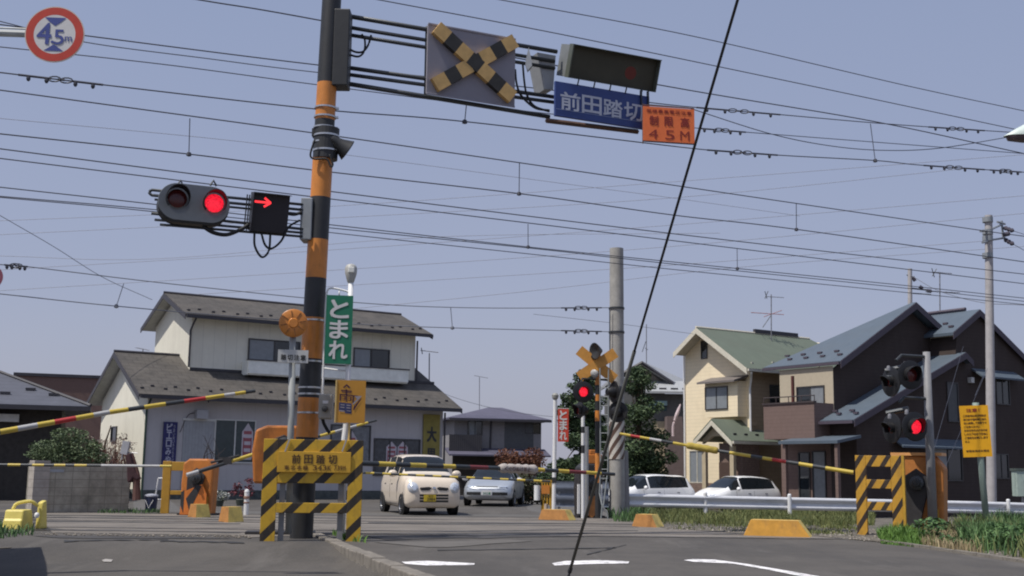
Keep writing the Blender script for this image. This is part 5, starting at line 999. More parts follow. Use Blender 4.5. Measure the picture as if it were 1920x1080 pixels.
# ---------------------------------------------------------------- poles
cp = thing('concrete_pole', 'thick grey concrete pole with a brown and white slanting wrap near its foot', 'pole', atz(1156, 31.5, 0), 0)
def cl(px, py, Y=31.5): return at(px, py, Y)-cp.location
WRAP = stripes('wrap_stripes', (.55, .52, .47), (.10, .06, .045), .34, -.30, 1.0, polar=True, duty=.5)
b = MB(); b.cyl(cl(1157, 972), cl(1156, 466), .205, .185, 32); b.build('shaft', CONC, cp, smooth=True, auto=50)
b = MB(); b.cyl(cl(1156, 861), cl(1156, 791), .212, .212, 32, cap=True); b.build('wrap', WRAP, cp, auto=50)
b = MB(); b.cyl(cl(1157, 972)+Vector((.22, .1, 0)), cl(1163, 845, 31.7)+Vector((.08, 0, 0)), .13, .13, 16); b.build('sleeve', mat('pole_sleeve_grey', (.25, .24, .24), .8), cp)
for py in (580, 625): b = MB(); b.lathe([(.19, 0), (.215, 0), (.215, .05), (.19, .05)], cl(1156, py), n=24); b.build('clamp_band', DSTEEL, cp)
b = MB(); b.tube([cl(1143, 577, 31.3), cl(1143, 640, 31.3), cl(1144, 700, 31.3)], .012, 5); b.build('cable', DSTEEL, cp)
def upole(label, px, ytop, ybot, Y, r, arms, mtl=None, zb=-.6):
    t_ = thing('utility_pole', label, 'utility pole', atz(px, Y, zb), 0); L = lambda x, y, yy=Y: at(x, y, yy)-t_.location
    b = MB(); b.cyl((0, 0, 0), L(px-1.5 if px > 1800 else px, ytop), r*1.1, r*.85, 16); b.build('shaft', mtl or mat('pale_pole', (.40, .38, .38), .8, noise=.15, scale=3), t_, smooth=True, auto=50)
    for q in arms:
        b = MB(); b.tube([L(*p) for p in q], .045, 6); b.build('crossarm', GREYP, t_)
    return t_, L
up, UL = upole('pale utility pole with angled crossarms and insulators at the far right', 1855, 404, 940, 46, .17, [[(1838, 434, 45.6), (1856, 431, 46), (1878, 421, 48)], [(1842, 455, 45.6), (1858, 450, 46), (1884, 446, 48)], [(1878, 414, 48), (1881, 448, 48)], [(1870, 416, 47.5), (1884, 420, 48.3)]])
INS = mat('insulator_dark', (.07, .06, .08), .4)
for (a, c) in (((1883, 427), (1900, 433)), ((1882, 440), (1892, 438)), ((1884, 449), (1900, 458))):
    b = MB(); b.tube(spline([UL(*a, 48), UL(*c, 47.5)], 6), [.06, .1, .06, .1, .06, .1, .05], 8); b.build('insulator', INS, up)
for py in (417, 440, 452, 484): b = MB(); b.lathe([(.17, 0), (.2, 0), (.2, .2), (.17, .2)], UL(1852, py), n=16); b.build('clamp_band', GREYP, up)
u2, UL2 = upole('thin distant utility pole rising behind the ridge of the brown house', 1706, 504, 640, 75, .16, [[(1700, 515, 75), (1712, 521, 75)], [(1706, 540, 75), (1738, 543, 76)], [(1712, 550, 75), (1745, 552, 76)]])
for q in (((1711, 519), (1716, 527)), ((1724, 537), (1730, 541)), ((1738, 545), (1746, 546))): b = MB(); b.tube([UL2(*q[0], 75), UL2(*q[1], 75)], .12, 8); b.build('insulator', INS, u2)
# ---------------------------------------------------------------- antennas
def antenna(label, px, pyt, pyb, Y, elems, boom, red=False, face=0.0):
    t_ = thing('tv_antenna', label, 'antenna', at(px, pyb, Y), 0); L = lambda x, y, d=0: at(x, y, Y+d)-t_.location
    b = MB(); b.tube([(0, 0, -.3), L(px, pyt)], .028, 6); b.build('mast', mat('antenna_steel', (.2, .2, .22), .5), t_)
    for (x0, y0, x1, y1, n, sp_, col) in boom:
        b = MB(); a, c = L(x0, y0), L(x1, y1); b.tube([a, c], .018, 5)
        for i in range(n):
            p = a+(c-a)*((i+.3)/n); s_ = sp_*(1-.4*i/n); b.tube([p-Vector((s_*.12, s_, s_*.1)), p+Vector((s_*.12, s_, s_*.1))], .012, 4)
        b.build('boom', col, t_)
    for (x0, y0, x1, y1) in elems:
        b = MB(); b.tube([L(x0, y0), L(x1, y1)], .02, 5); b.build('rod', DSTEEL, t_)
    return t_
AG = mat('antenna_grey', (.16, .16, .18), .5); AR = mat('antenna_red', (.32, .12, .12), .5)
antenna('rooftop TV antenna with red rods on the cream house ridge', 1446, 552, 628, 60, [(1434, 546, 1438, 560), (1434, 560, 1440, 546), (1430, 614, 1445, 592)], [(1436, 556, 1470, 558, 5, .25, AG), (1408, 586, 1470, 590, 5, .55, AR), (1432, 594, 1466, 582, 3, .4, AR)])
antenna('TV antenna between the two ridges of the brown house', 1762, 510, 585, 55, [(1747, 503, 1752, 520), (1748, 518, 1756, 504)], [(1748, 510, 1785, 513, 5, .25, AG), (1736, 546, 1800, 549, 6, .5, AG)])
antenna('TV antenna on a thin mast right of the shop house roof', 805, 662, 722, 52, [(790, 652, 792, 664)], [(789, 657, 822, 661, 6, .25, AG)])
antenna('small TV antenna against the sky above the grey hip-roof house', 899, 707, 766, 82, [], [(889, 704, 915, 709, 6, .3, AG)])
antenna('faint TV antenna poking above the roofs at the shop house left side', 268, 655, 700, 70, [], [(256, 652, 280, 657, 6, .3, AG)])
antenna('thin whip antenna above the gabled house left of the cream house', 1212, 608, 672, 68, [(1204, 660, 1211, 640)], [(1209, 652, 1215, 656, 3, .15, AG)])
# ---------------------------------------------------------------- overhead wires
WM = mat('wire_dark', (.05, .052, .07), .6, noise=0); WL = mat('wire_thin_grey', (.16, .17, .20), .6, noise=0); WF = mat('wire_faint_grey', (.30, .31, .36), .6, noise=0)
def ext(pts):
    pts = list(pts); (a, b_), (c, d) = pts[0], pts[1]
    if a <= 1: s = (d-b_)/(c-a); pts.insert(0, (a-260, b_-260*s))
    elif b_ <= 1: s = (c-a)/(d-b_); pts.insert(0, (a-60*s, b_-60))
    (a, b_), (c, d) = pts[-2], pts[-1]
    if c >= 1919: s = (d-b_)/(c-a); pts.append((c+260, d+260*s))
    return pts
def wire(label, pts, Yc, r=.011, m_=WM, drops=(), ins=(), Yf=None, group='overhead wires crossing the sky'):
    P = ext(pts); Y = Yf or (lambda x: lineY(x, Yc)); W = [at(x, y, Y(x)) for x, y in P]
    W = spline(W, 10); o = W[len(W)//2]; t_ = thing('overhead_wire', label, 'wire', o, 0, group)
    b = MB(); b.tube([p-o for p in W], r, 5, cap=False); b.build('strand', m_, t_, smooth=True)
    f = lambda x: next((a[1]+(c[1]-a[1])*(x-a[0])/(c[0]-a[0]) for a, c in zip(P[:-1], P[1:]) if a[0] <= x <= c[0]), 0)
    def on(x):   # point on the 3-D curve at photo x
        best = min(W, key=lambda p: abs(px_of(p)-x)); i = W.index(best); q = W[min(i+1, len(W)-1)]; p = W[max(i-1, 0)]
        x0, x1 = px_of(p), px_of(q); return p+(q-p)*((x-x0)/(x1-x0))
    for (x0, x1) in ins:
        b = MB(); n = 8; k = 0; A, B = on(x0)-o, on(x1)-o; d = B-A
        b.tube([A, A+d*.38], .019, 6); b.tube([A+d*.62, B], .019, 6)
        for fr in (.12, .33, .67, .88): b.lathe([(.0, .03), (.03, .02), (.035, -.02), (.02, -.05), (0, -.06)], A+d*fr-Vector((0, 0, .03)), (0, 0, 1), 8)
        for fr in (.42, .56):
            c = A+d*fr; b.tube([c+Vector((math.cos(a)*.10, 0, math.sin(a)*.045)) for a in [i*math.pi/5 for i in range(11)]], .012, 5)
        b.tube([A+d*.46, A+d*.54], .02, 5)
        b.build('insulator', WM, t_)
    for (x, x2, y2) in drops:
        p = on(x)-o; q = at(x2, y2, Y(x2))-o; b = MB(); b.tube([p, q], .009, 4); b.lathe([(0, .05), (.04, .03), (.05, -.03), (0, -.05)], p, n=8); b.build('dropper', m_, t_)
    return t_
def px_of(p):
    d = Vector(p)-Vector((0, 0, CAMH)); z = d.dot(fw); return CX+F*d.dot(RV)/z
wire('dark high wire from the top left passing over the display box', [(375, 0), (599, 38), (1240, 160), (1640, 228), (1920, 288)], 24, .014)
wire('high wire from the top edge to the white lamp at right', [(712, 0), (1060, 66), (1515, 160), (1892, 240), (1925, 247)], 25, .012)
wire('highest wire, from the top edge above the X board to the upper right', [(940, 0), (1300, 68), (1697, 160), (1920, 208)], 26, .012)
wire('wire leaving the round height sign and carrying clamps above the orange height sign', [(0, 46), (161, 67), (597, 122), (1000, 165), (1260, 197), (1463, 215), (1621, 229), (1741, 238), (1925, 250)], 23, .012, ins=((1306, 1463), (1741, 1846)))
wire('thin wire just below the clamps of the round height sign', [(0, 40), (159, 79), (390, 110), (597, 136), (1000, 178), (1290, 202)], 22.5, .009)
wire('wire passing under the round sign with clamps right of the orange height sign', [(0, 88), (300, 120), (595, 159), (1000, 210), (1304, 240), (1400, 248), (1920, 288)], 24, .01, ins=((1310, 1398),))
wire('wire with a row of black clamps at upper left and three more at right', [(0, 136), (193, 159), (597, 205), (871, 228), (1304, 279), (1460, 291), (1641, 301), (1730, 310), (1920, 323)], 22, .012, drops=((871, 875, 192), (1641, 1632, 232)), ins=((34, 193), (1326, 1458), (1732, 1846), (1856, 1915)))
wire('slack wire sagging from the orange height sign to the white lamp', [(1290, 202), (1445, 251), (1560, 274), (1660, 282), (1760, 278), (1885, 258), (1925, 250)], 24, .011)
wire('dark messenger wire running from upper left down to the pale utility pole', [(0, 169), (585, 249), (973, 305), (1260, 347), (1490, 381), (1853, 434), (1920, 443)], 25, .013)
wire('dark contact wire hung on thin droppers below the messenger wire', [(0, 251), (354, 289), (580, 318), (973, 363), (1260, 403), (1493, 430), (1920, 491)], 25, .013, drops=((354, 356, 222), (973, 974, 306), (1493, 1493, 382)))
wire('dark wire below the contact wire, upper of a close pair passing over the lamps', [(0, 279), (580, 354), (1260, 438), (1920, 514)], 27, .013)
wire('dark wire, lower of the close pair just above the two-lamp signal', [(0, 297), (578, 368), (1260, 451), (1920, 532)], 27, .012)
wire('wire passing behind the oblong signal, upper of three', [(0, 351), (289, 383), (616, 421), (990, 463), (1260, 491), (1704, 536), (1920, 559)], 29, .012, drops=((990, 990, 420), (1382, 1382, 465)))
wire('wire passing behind the oblong signal, second of three', [(0, 368), (289, 393), (616, 427), (1000, 466), (1260, 495), (1704, 541), (1920, 565)], 29, .011)
wire('wire passing behind the oblong signal, lowest of three, sagging towards the right', [(0, 370), (289, 397), (619, 436), (1000, 477), (1260, 505), (1704, 549), (1920, 571)], 29.5, .011)
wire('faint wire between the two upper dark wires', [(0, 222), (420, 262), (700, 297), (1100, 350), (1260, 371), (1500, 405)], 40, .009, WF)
wire('thin wire running just above the shop roof to the thick concrete pole', [(0, 496), (52, 500), (327, 533), (665, 567), (880, 577), (1143, 577)], 31.5, .011, WL, ins=((8, 52), (1052, 1128)), Yf=lambda x: 22+9.4*max(0, x+260)/1403)
wire('lower thin wire from the left edge over the shop roof to the thick concrete pole', [(0, 551), (218, 574), (500, 598), (795, 613), (1143, 622)], 31.5, .011, WL, drops=((218, 232, 532), (848, 845, 577)), ins=((1052, 1128),), Yf=lambda x: 22+9.4*max(0, x+260)/1403)
wire('slanting service wire from the left edge down to the shop house gable', [(0, 404), (100, 462), (193, 520), (285, 562)], 46, .012, WL, Yf=lambda x: 30+16*max(0, x+260)/545)
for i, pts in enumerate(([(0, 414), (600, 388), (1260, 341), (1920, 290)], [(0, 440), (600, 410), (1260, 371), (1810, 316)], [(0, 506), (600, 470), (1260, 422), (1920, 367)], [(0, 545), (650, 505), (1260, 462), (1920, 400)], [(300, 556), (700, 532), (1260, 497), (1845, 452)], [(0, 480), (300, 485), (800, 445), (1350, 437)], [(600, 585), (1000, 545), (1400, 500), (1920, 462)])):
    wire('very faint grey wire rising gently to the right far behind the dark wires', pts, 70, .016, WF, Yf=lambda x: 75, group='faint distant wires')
wire('thin wire sloping down over the grey hip-roof house', [(780, 706), (843, 742), (960, 772), (1130, 790)], 60, .012, WL, Yf=lambda x: 60)
wire('thin wire above the conifer running to the cream house gable', [(1000, 589), (1160, 607), (1300, 626)], 50, .01, WL, Yf=lambda x: 50)
wire('wire bundle rising from the distant utility pole to the right edge', [(1706, 515), (1760, 545), (1840, 567), (1920, 572)], 60, .02, WL, Yf=lambda x: 75-20*(x-1706)/300)
wire('short service wire leaving the right end of the pale utility pole crossarm', [(1900, 433), (1925, 441)], 47, .012, Yf=lambda x: 47.5)
wire('short service wire leaving the lowest insulator of the pale utility pole', [(1900, 458), (1925, 472)], 47, .012, Yf=lambda x: 47.5)
# guy wire close to the camera
gA = G(1004, 1290); gw = thing('guy_wire', 'thick black guy wire slanting across the whole picture in front of the crossing', 'guy wire', gA, 0)
T_ = at(1383, 0, 3.5); dd = (T_-gA); P2 = gA+dd*3.0
b = MB(); spt = at(1068, 1050, 7.2); tt = min(range(1, 400), key=lambda i: abs(px_of(gA+dd*(i/400))-1068))/400; mid = dd*tt
b.tube([mid, P2-gA], .0049, 10); b.build('cable', mat('guy_black', (.03, .03, .035), .5), gw, smooth=True)
b = MB(); b.tube([Vector((-.035, 0, 0)), mid], .005, 8); b.tube([Vector((.075, 0, 0)), mid], .006, 8)
for k in range(7): b.tube([mid*(1+.004*k), mid*(1.002+.004*k)], .011, 8)
b.build('cable_tail', MATS['guy_black'], gw, smooth=True)
b = MB(); b.tube([mid*1.02, mid*2.4], .0078, 8); b.build('guy_cover', mat('guy_guard', (.09, .09, .08), .5), gw, smooth=True)
up3 = thing('utility_pole', 'pole beside the camera holding the guy wire, out of view', 'utility pole', (P2.x, P2.y, 0), 0); b = MB(); b.cyl((0, 0, -.1), (0, 0, P2.z-.0), .17, .15, 16); b.build('shaft', CONC, up3)
# street lamp head at the right edge
ll = thing('street_lamp', 'white street lamp head jutting in from the right edge', 'street lamp', at(1930, 240, 24), 0)
def lpt(x, y, Y=24): return at(x, y, Y)-ll.location
b = MB(); c = lpt(1918, 256); b.M = Matrix.Translation(c) @ Matrix.Scale(1.15, 4)
vs = []; prof_ = [(-.36, .0, .0), (-.30, .10, .035), (-.15, .15, .13), (.05, .17, .24), (.3, .15, .3), (.5, .08, .3)]; n = 14
for (x, wy, hz_) in prof_:
    for k in range(n): a = math.pi*k/(n-1); vs.append((x, -math.cos(a)*wy, math.sin(a)*hz_))
b.add(vs, [(i*n+k, (i+1)*n+k, (i+1)*n+k+1, i*n+k+1) for i in range(len(prof_)-1) for k in range(n-1)]); b.build('shell', mat('lamp_shell_white', (.62, .70, .66), .4), ll, smooth=True)
b = MB(); b.M = Matrix.Translation(c); vs = []
for (x, wy, hz_) in ((-.35, .03, -.03), (-.3, .12, -.10), (0, .17, -.13), (.3, .16, -.12), (.45, .1, -.06)):
    for k in range(n): a = math.pi*k/(n-1); vs.append((x, -math.cos(a)*wy, math.sin(a)*hz_))
b.add(vs, [(i*n+k, (i+1)*n+k, (i+1)*n+k+1, i*n+k+1) for i in range(4) for k in range(n-1)]); b.build('globe', mat('lamp_globe_dark', (.10, .075, .09), .2), ll, smooth=True)
b = MB(); b.tube([c+Vector((.4, 0, .12)), c+Vector((1.6, 0, .25)), c+Vector((1.7, 0, -8.3))], .05, 8); b.build('arm', GALV, ll)
# ---------------------------------------------------------------- cars
TYRE = mat('tyre_black', (.02, .02, .022), .8); RIM = mat('wheel_silver', (.5, .5, .52), .25, .9); CGL = mat('car_glass', (.012, .016, .02), .05, noise=.2, spec=.5); LENSC = mat('headlight_clear', (.55, .6, .68), .1, .4, noise=.2, scale=14)
CHR = mat('chrome', (.7, .7, .7), .12, 1); BLKP = mat('grille_black', (.02, .02, .02), .5)
def cr(P, t):
    n = len(P); 
    for i in range(n-1):
        if P[i][0] <= t <= P[i+1][0]: break
    t0 = P[i][0]; t1 = P[i+1][0]; u = (t-t0)/(t1-t0); a = P[max(i-1, 0)]; b_ = P[i]; c = P[i+1]; d = P[min(i+2, n-1)]; o = []
    for k in range(1, len(b_)):
        m0 = (c[k]-a[k])/max(1e-6, c[0]-a[0])*(t1-t0); m1 = (d[k]-b_[k])/max(1e-6, d[0]-b_[0])*(t1-t0)
        o.append((2*u**3-3*u**2+1)*b_[k]+(u**3-2*u**2+u)*m0+(-2*u**3+3*u**2)*c[k]+(u**3-u**2)*m1)
    return o
def make_car(name, label, L, st, paint, loc, rz, ws, sides, ww, wb, wheels, wr):
    t_ = thing(name, label, 'car', loc, rz, None)
    NS = 56; rings = []; ts = [i/NS for i in range(NS+1)]
    for t in ts:
        zb, wm, zbl, wbl, zt, wt = cr(st, t); h = zt-zbl; q = zbl-zb
        half = [(0, zb), (wm*.8, zb), (wm*.95, zb+.06), (wm*.985, zb+.2*q), (wm, zb+.45*q), (wm*.995, zb+.75*q), (wbl, zbl), (wbl+(wt-wbl)*.55, zbl+h*.5), (wt, zbl+h*.88), (wt*.8, zbl+h*.97), (wt*.4, zbl+h*.995), (0, zt)]
        rings.append([(x, -L/2+t*L, z) for x, z in half]+[(-x, -L/2+t*L, z) for x, z in half[-2:0:-1]])
    n = len(rings[0]); body = MB(); gls = MB(); win = MB()
    V = [p for r in rings for p in r]
    bf, sf, wf = [], [], []
    for i in range(NS):
        tm = (ts[i]+ts[i+1])/2
        for k in range(n):
            k2 = (k+1) % n; kk = k if k < 11 else 21-k   # mirrored segment index 0..10
            f = (i*n+k, i*n+k2, (i+1)*n+k2, (i+1)*n+k); dst = bf
            if kk in (6, 7) and any(a < tm < c for a, c in sides): dst = sf
            if kk in (8, 9, 10) and (ws[0] < tm < ws[1] or wb[0] < tm < wb[1]): dst = wf
            dst.append(f)
    bf += [tuple(range(n)), tuple(NS*n+k for k in range(n))[::-1]]
    def sub(fs): 
        u = sorted({i for f in fs for i in f}); mp = {a: j for j, a in enumerate(u)}; return [V[i] for i in u], [tuple(mp[i] for i in f) for f in fs]
    bvh = BVHTree.FromPolygons([Vector(v) for v in V], bf+sf+wf)
    sl_, sr_ = [f for f in sf if V[f[0]][0] < 0], [f for f in sf if V[f[0]][0] >= 0]; w1 = [f for f in wf if V[f[0]][1] < 0]; w2 = [f for f in wf if V[f[0]][1] >= 0]
    for nm, fs, mt in (('body', bf, paint), ('side_window', sl_, CGL), ('side_window', sr_, CGL), ('windscreen', w1, CGL), ('rear_window', w2, CGL)):
        if fs: mm = MB(); mm.add(*sub(fs)); mm.build(nm, mt, t_, auto=50)
    def fy(x, z, back=False):
        r = bvh.ray_cast(Vector((x, -9 if not back else 9, z)), Vector((0, 1 if not back else -1, 0))); return r[0].y if r[0] else -L/2
    def decal(pts, nm, m_, off=.006, parent=None, ctr=None, bulge=0):
        b = MB(); vs = []; cx = sum(p[0] for p in pts)/len(pts); cz = sum(p[1] for p in pts)/len(pts); R_ = 6
        for j in range(R_+1):
            for (x, z) in pts: f = 1-j/R_; X, Z = cx+(x-cx)*f, cz+(z-cz)*f; vs.append((X, fy(X, Z)-off-bulge*(1-f*f), Z))
        m_n = len(pts); b.add(vs, [(j*m_n+i, j*m_n+(i+1) % m_n, (j+1)*m_n+(i+1) % m_n, (j+1)*m_n+i) for j in range(R_) for i in range(m_n)]); return b.build(nm, m_, parent or t_, smooth=True)
    def seam(pts, r=.006, sides_=(-1, 1), nm='door_seam'):
        for s in sides_:
            o = []
            for y, z in pts:
                h = bvh.ray_cast(Vector((s*3, y, z)), Vector((-s, 0, 0)))
                if h[0]: o.append(h[0]+Vector((s*.001, 0, 0)))
            if len(o) > 1: b = MB(); b.tube(o, r, 4); b.build(nm, BLKP, t_)
    dy = [(-L*.17+.02*k*0, z) for k, z in enumerate((.3, .45, .6, .75, .88))]; seam(dy); seam([(L*.08, z) for z in (.25, .45, .6, .75, .9)]); seam([(-L*.16+L*.045*k, .27) for k in range(10)])
    for yy in (.03, .27): seam([(L*(yy-.0), .78), (L*(yy-.0)-.14, .785)], .014, nm='door_handle')
    def ell(cx, cz, a, c, n_=20, rot=0, p=2.0):
        o = []
        for i in range(n_):
            th = 2*math.pi*i/n_; x, z = a*math.copysign(abs(math.cos(th))**(2/p), math.cos(th)), c*math.copysign(abs(math.sin(th))**(2/p), math.sin(th)); o.append((cx+x*math.cos(rot)-z*math.sin(rot), cz+x*math.sin(rot)+z*math.cos(rot)))
        return o
    def rect(x0, x1, z0, z1): 
        o = []
        for a, c in (((x0, z0), (x1, z0)), ((x1, z0), (x1, z1)), ((x1, z1), (x0, z1)), ((x0, z1), (x0, z0))): o += [(a[0]+(c[0]-a[0])*i/6, a[1]+(c[1]-a[1])*i/6) for i in range(6)]
        return o
    for wy in wheels:
        wmx = cr(st, (wy+L/2)/L)[1]
        for s in (-1, 1):
            b = MB(); b.M = Matrix.Translation((s*(wmx-.085), wy, wr)); b.lathe([(wr*.66, -.09), (wr*.9, -.1), (wr, -.07), (wr, .07), (wr*.9, .1), (wr*.66, .09), (wr*.66, -.09)], (0, 0, 0), (s, 0, 0), 28)
            w_ = b.build('wheel', TYRE, t_, auto=40)
            b = MB(); b.M = Matrix.Translation((s*(wmx-.085), wy, wr)); b.lathe([(0, .075), (wr*.15, .08), (wr*.2, .05), (wr*.6, .04), (wr*.66, .09), (wr*.62, -.02), (0, -.02)], (0, 0, 0), (s, 0, 0), 28)
            b.build('rim', RIM, w_, auto=30)
            b = MB(); b.M = Matrix.Translation((s*(wmx-.004), wy, wr)); b.lathe([(0, .0), (wr+.045, .0), (wr+.055, -.02)], (0, 0, 0), (s, 0, 0), 28); b.build('wheel_arch', BLKP, t_)
    return t_, decal, ell, rect, fy
# station: t, zb, w_mid, z_belt, w_belt, z_top, w_top
kei = [(0, .34, .52, .62, .50, .70, .42), (.012, .24, .66, .72, .62, .82, .52), (.045, .19, .73, .84, .70, .95, .58), (.12, .18, .73, .92, .68, 1.02, .58), (.2, .18, .738, .97, .69, 1.08, .60), (.24, .18, .738, .98, .69, 1.14, .60), (.38, .18, .738, 1.0, .69, 1.5, .56), (.5, .18, .738, 1.0, .69, 1.57, .56), (.7, .18, .738, 1.01, .69, 1.57, .55), (.88, .18, .735, 1.02, .68, 1.5, .52), (.96, .22, .70, .98, .64, 1.3, .46), (1, .35, .6, .8, .55, .95, .42)]
BEIGE = mat('beige_car_paint', (.76, .66, .54), .28, noise=.02, coat=.6)
base = G(813, 967); c_ = Vector((base.x, base.y, 0)); a_ = math.radians(18)
kc, decal, ell, rect, fy = make_car('parked_car', 'small rounded beige car with a yellow number plate facing the lowered barrier', 3.4, kei, BEIGE, (base.x-math.sin(a_)*1.7, base.y+1.63, 0), a_, (.225, .385), [(.26, .36), (.375, .56), (.58, .8)], 0, (.90, .97), (-1.12, 1.2), .28)
WS_ = mat('headlamp_bright', (.62, .66, .72), .08, .3, noise=.25, scale=18)
for s in (-1, 1):
    h_ = decal(ell(s*.555, .71, .135, .145, rot=s*-.4), 'headlight', WS_, .006, bulge=.05); decal(ell(s*.54, .69, .05, .055), 'bulb', LENSC, .07, h_)
    g_ = decal([(s*.06, .705), (s*.13, .64), (s*.33, .635), (s*.385, .67), (s*.37, .71), (s*.14, .73)][::s], 'grille', BLKP, .006)
for z in (.515, .44, .365): decal(rect(-.38, .38, z-.026, z+.026), 'air_intake', BLKP, .005)
decal(rect(-.395, .395, .548, .556), 'intake_frame', BEIGE, .012)
decal(ell(0, .69, .05, .04), 'emblem', CHR, .012)
PLY = mat('plate_yellow_car', (.62, .45, .03), .5); y_ = fy(0, .43)-.03
b = MB(); b.box(-.28, .04, y_-.01, y_, .36, .53); pl = b.build('number_plate', PLY, kc)
t_ = MB(); htext(t_, '2084', -.20, .02, .42, .075, y_-.013, .01, .15); htext(t_, '宮城', -.17, -.03, .50, .035, y_-.013, .01, .1); t_.build('lettering', BLACK, pl)
for s in (-1, 1):
    b = MB(); b.M = Matrix.Translation((s*.87, -.66, 1.06)) @ Matrix.Diagonal((.13, .07, .095, 1)); 
    b.lathe([(0, -1), (.5, -.86), (.86, -.5), (1, 0), (.86, .5), (.5, .86), (0, 1)], n=16); b.build('mirror', BEIGE, kc, smooth=True)
b = MB(); b.tube([(-.55, -.45, 1.03), (-.2, -.5, 1.05)], .012, 5); b.tube([(.0, -.5, 1.05), (.4, -.45, 1.04)], .012, 5); b.build('wiper', BLKP, kc)
b = MB(); b.lathe([(.17, -.01), (.19, 0), (.17, .01)], (.35, -.05, 1.05), (0, -1, .5), 20); b.build('steering_wheel', mat('wheel_grey', (.3, .3, .28), .6), kc)
# silver car
sed = [(0, .34, .45, .52, .40, .56, .3), (.02, .24, .66, .60, .60, .66, .5), (.08, .2, .80, .68, .74, .74, .6), (.2, .18, .835, .78, .78, .86, .66), (.27, .18, .84, .82, .78, .92, .66), (.42, .18, .84, .85, .78, 1.26, .58), (.55, .18, .84, .86, .78, 1.30, .58), (.72, .18, .84, .87, .78, 1.28, .56), (.85, .2, .83, .88, .76, 1.0, .58), (.97, .26, .78, .84, .7, .9, .5), (1, .4, .65, .7, .6, .75, .4)]
SLV = mat('silver_car_paint', (.50, .53, .56), .3, .45, noise=.03, coat=.4)
base = G(915, 950); a_ = math.radians(-7)
sc_, decal, ell, rect, fy = make_car('parked_car', 'low silver car facing the camera behind the lowered barrier bars', 4.2, sed, SLV, (base.x+.2, base.y+2.1, 0), a_, (.265, .43), [(.3, .4), (.42, .57), (.59, .76)], 0, (.75, .84), (-1.3, 1.3), .29)
for s in (-1, 1): decal([(s*.40, .62), (s*.70, .60), (s*.72, .70), (s*.42, .69)][::s], 'headlight', LENSC, .006, bulge=.02)
decal(rect(-.36, .36, .635, .66), 'grille', BLKP, .006); decal(rect(-.68, -.2, .37, .47), 'air_intake', BLKP, .005); decal(rect(.2, .68, .37, .47), 'air_intake', BLKP, .005); decal(rect(-.7, .7, .56, .585), 'trim_line', CHR, .006)
y_ = fy(0, .42)-.02; b = MB(); b.box(-.17, .17, y_-.01, y_, .37, .53); pl = b.build('number_plate', mat('plate_white_car', (.6, .6, .6), .5), sc_); t_ = MB(); htext(t_, '5021', -.12, .14, .43, .07, y_-.013, .01, .15); t_.build('lettering', mat('plate_green', (.03, .15, .08), .6), pl)
for s in (-1, 1):
    b = MB(); b.M = Matrix.Translation((s*.93, -.75, .88)) @ Matrix.Diagonal((.11, .06, .07, 1)); b.lathe([(0, -1), (.5, -.86), (.86, -.5), (1, 0), (.86, .5), (.5, .86), (0, 1)], n=14); b.build('mirror', mat('mirror_white', (.5, .5, .52), .4), sc_, smooth=True)
# white hatchbacks
hat = [(0, .34, .5, .55, .42, .6, .3), (.02, .22, .68, .66, .6, .72, .48), (.08, .18, .80, .76, .72, .84, .58), (.17, .16, .84, .86, .78, .96, .64), (.22, .16, .845, .9, .79, 1.02, .64), (.40, .16, .845, .95, .79, 1.47, .56), (.52, .16, .845, .96, .79, 1.53, .57), (.75, .16, .845, .98, .79, 1.5, .56), (.9, .18, .84, 1.0, .77, 1.38, .53), (.97, .24, .80, .95, .7, 1.1, .5), (1, .4, .7, .85, .6, .95, .45)]
WHT = mat('white_car_paint', (.88, .88, .88), .25, noise=.02, coat=.6)
def white_car(label, px, L, rz, st):
    c = at(px, 930, 52); c.z = gz(c.x, 52)+.07
    w_, decal, ell, rect, fy = make_car('parked_car', label, L, st, WHT, c, rz, (.215, .405), [(.25, .395), (.402, .605), (.615, .89)], 0, (.91, .965), (-L*.31, L*.31), .3)
    for s in (-1, 1):
        decal([(s*.42, .62), (s*.72, .64), (s*.76, .8), (s*.5, .74)][::s], 'headlight', LENSC, .006, bulge=.02)
        b = MB(); b.M = Matrix.Translation((s*.95, -L*.17, .98)) @ Matrix.Diagonal((.11, .07, .085, 1)); b.lathe([(0, -1), (.5, -.86), (.86, -.5), (1, 0), (.86, .5), (.5, .86), (0, 1)], n=14); b.build('mirror', WHT, w_, smooth=True)
    decal(rect(-.38, .38, .55, .64), 'grille', BLKP, .006); decal(rect(-.5, .5, .3, .4), 'air_intake', BLKP, .006)
    b = MB(); b.tube([(.5, -L*.22, 1.02), (.1, -L*.24, 1.0)], .012, 5); b.build('wiper', BLKP, w_); return w_
white_car('white hatchback parked below the cream house porch, right of the other white car', 1380, 3.9, math.radians(-60), hat)
wag = [(t, a, b_, c, d, (e if t < .5 else e+.02), f) for (t, a, b_, c, d, e, f) in hat]; wag = [q for q in wag]; wag[8] = (.9, .18, .84, 1.0, .77, 1.46, .54)
white_car('white car partly hidden behind the thick concrete pole', 1212, 4.3, math.radians(-60), wag)
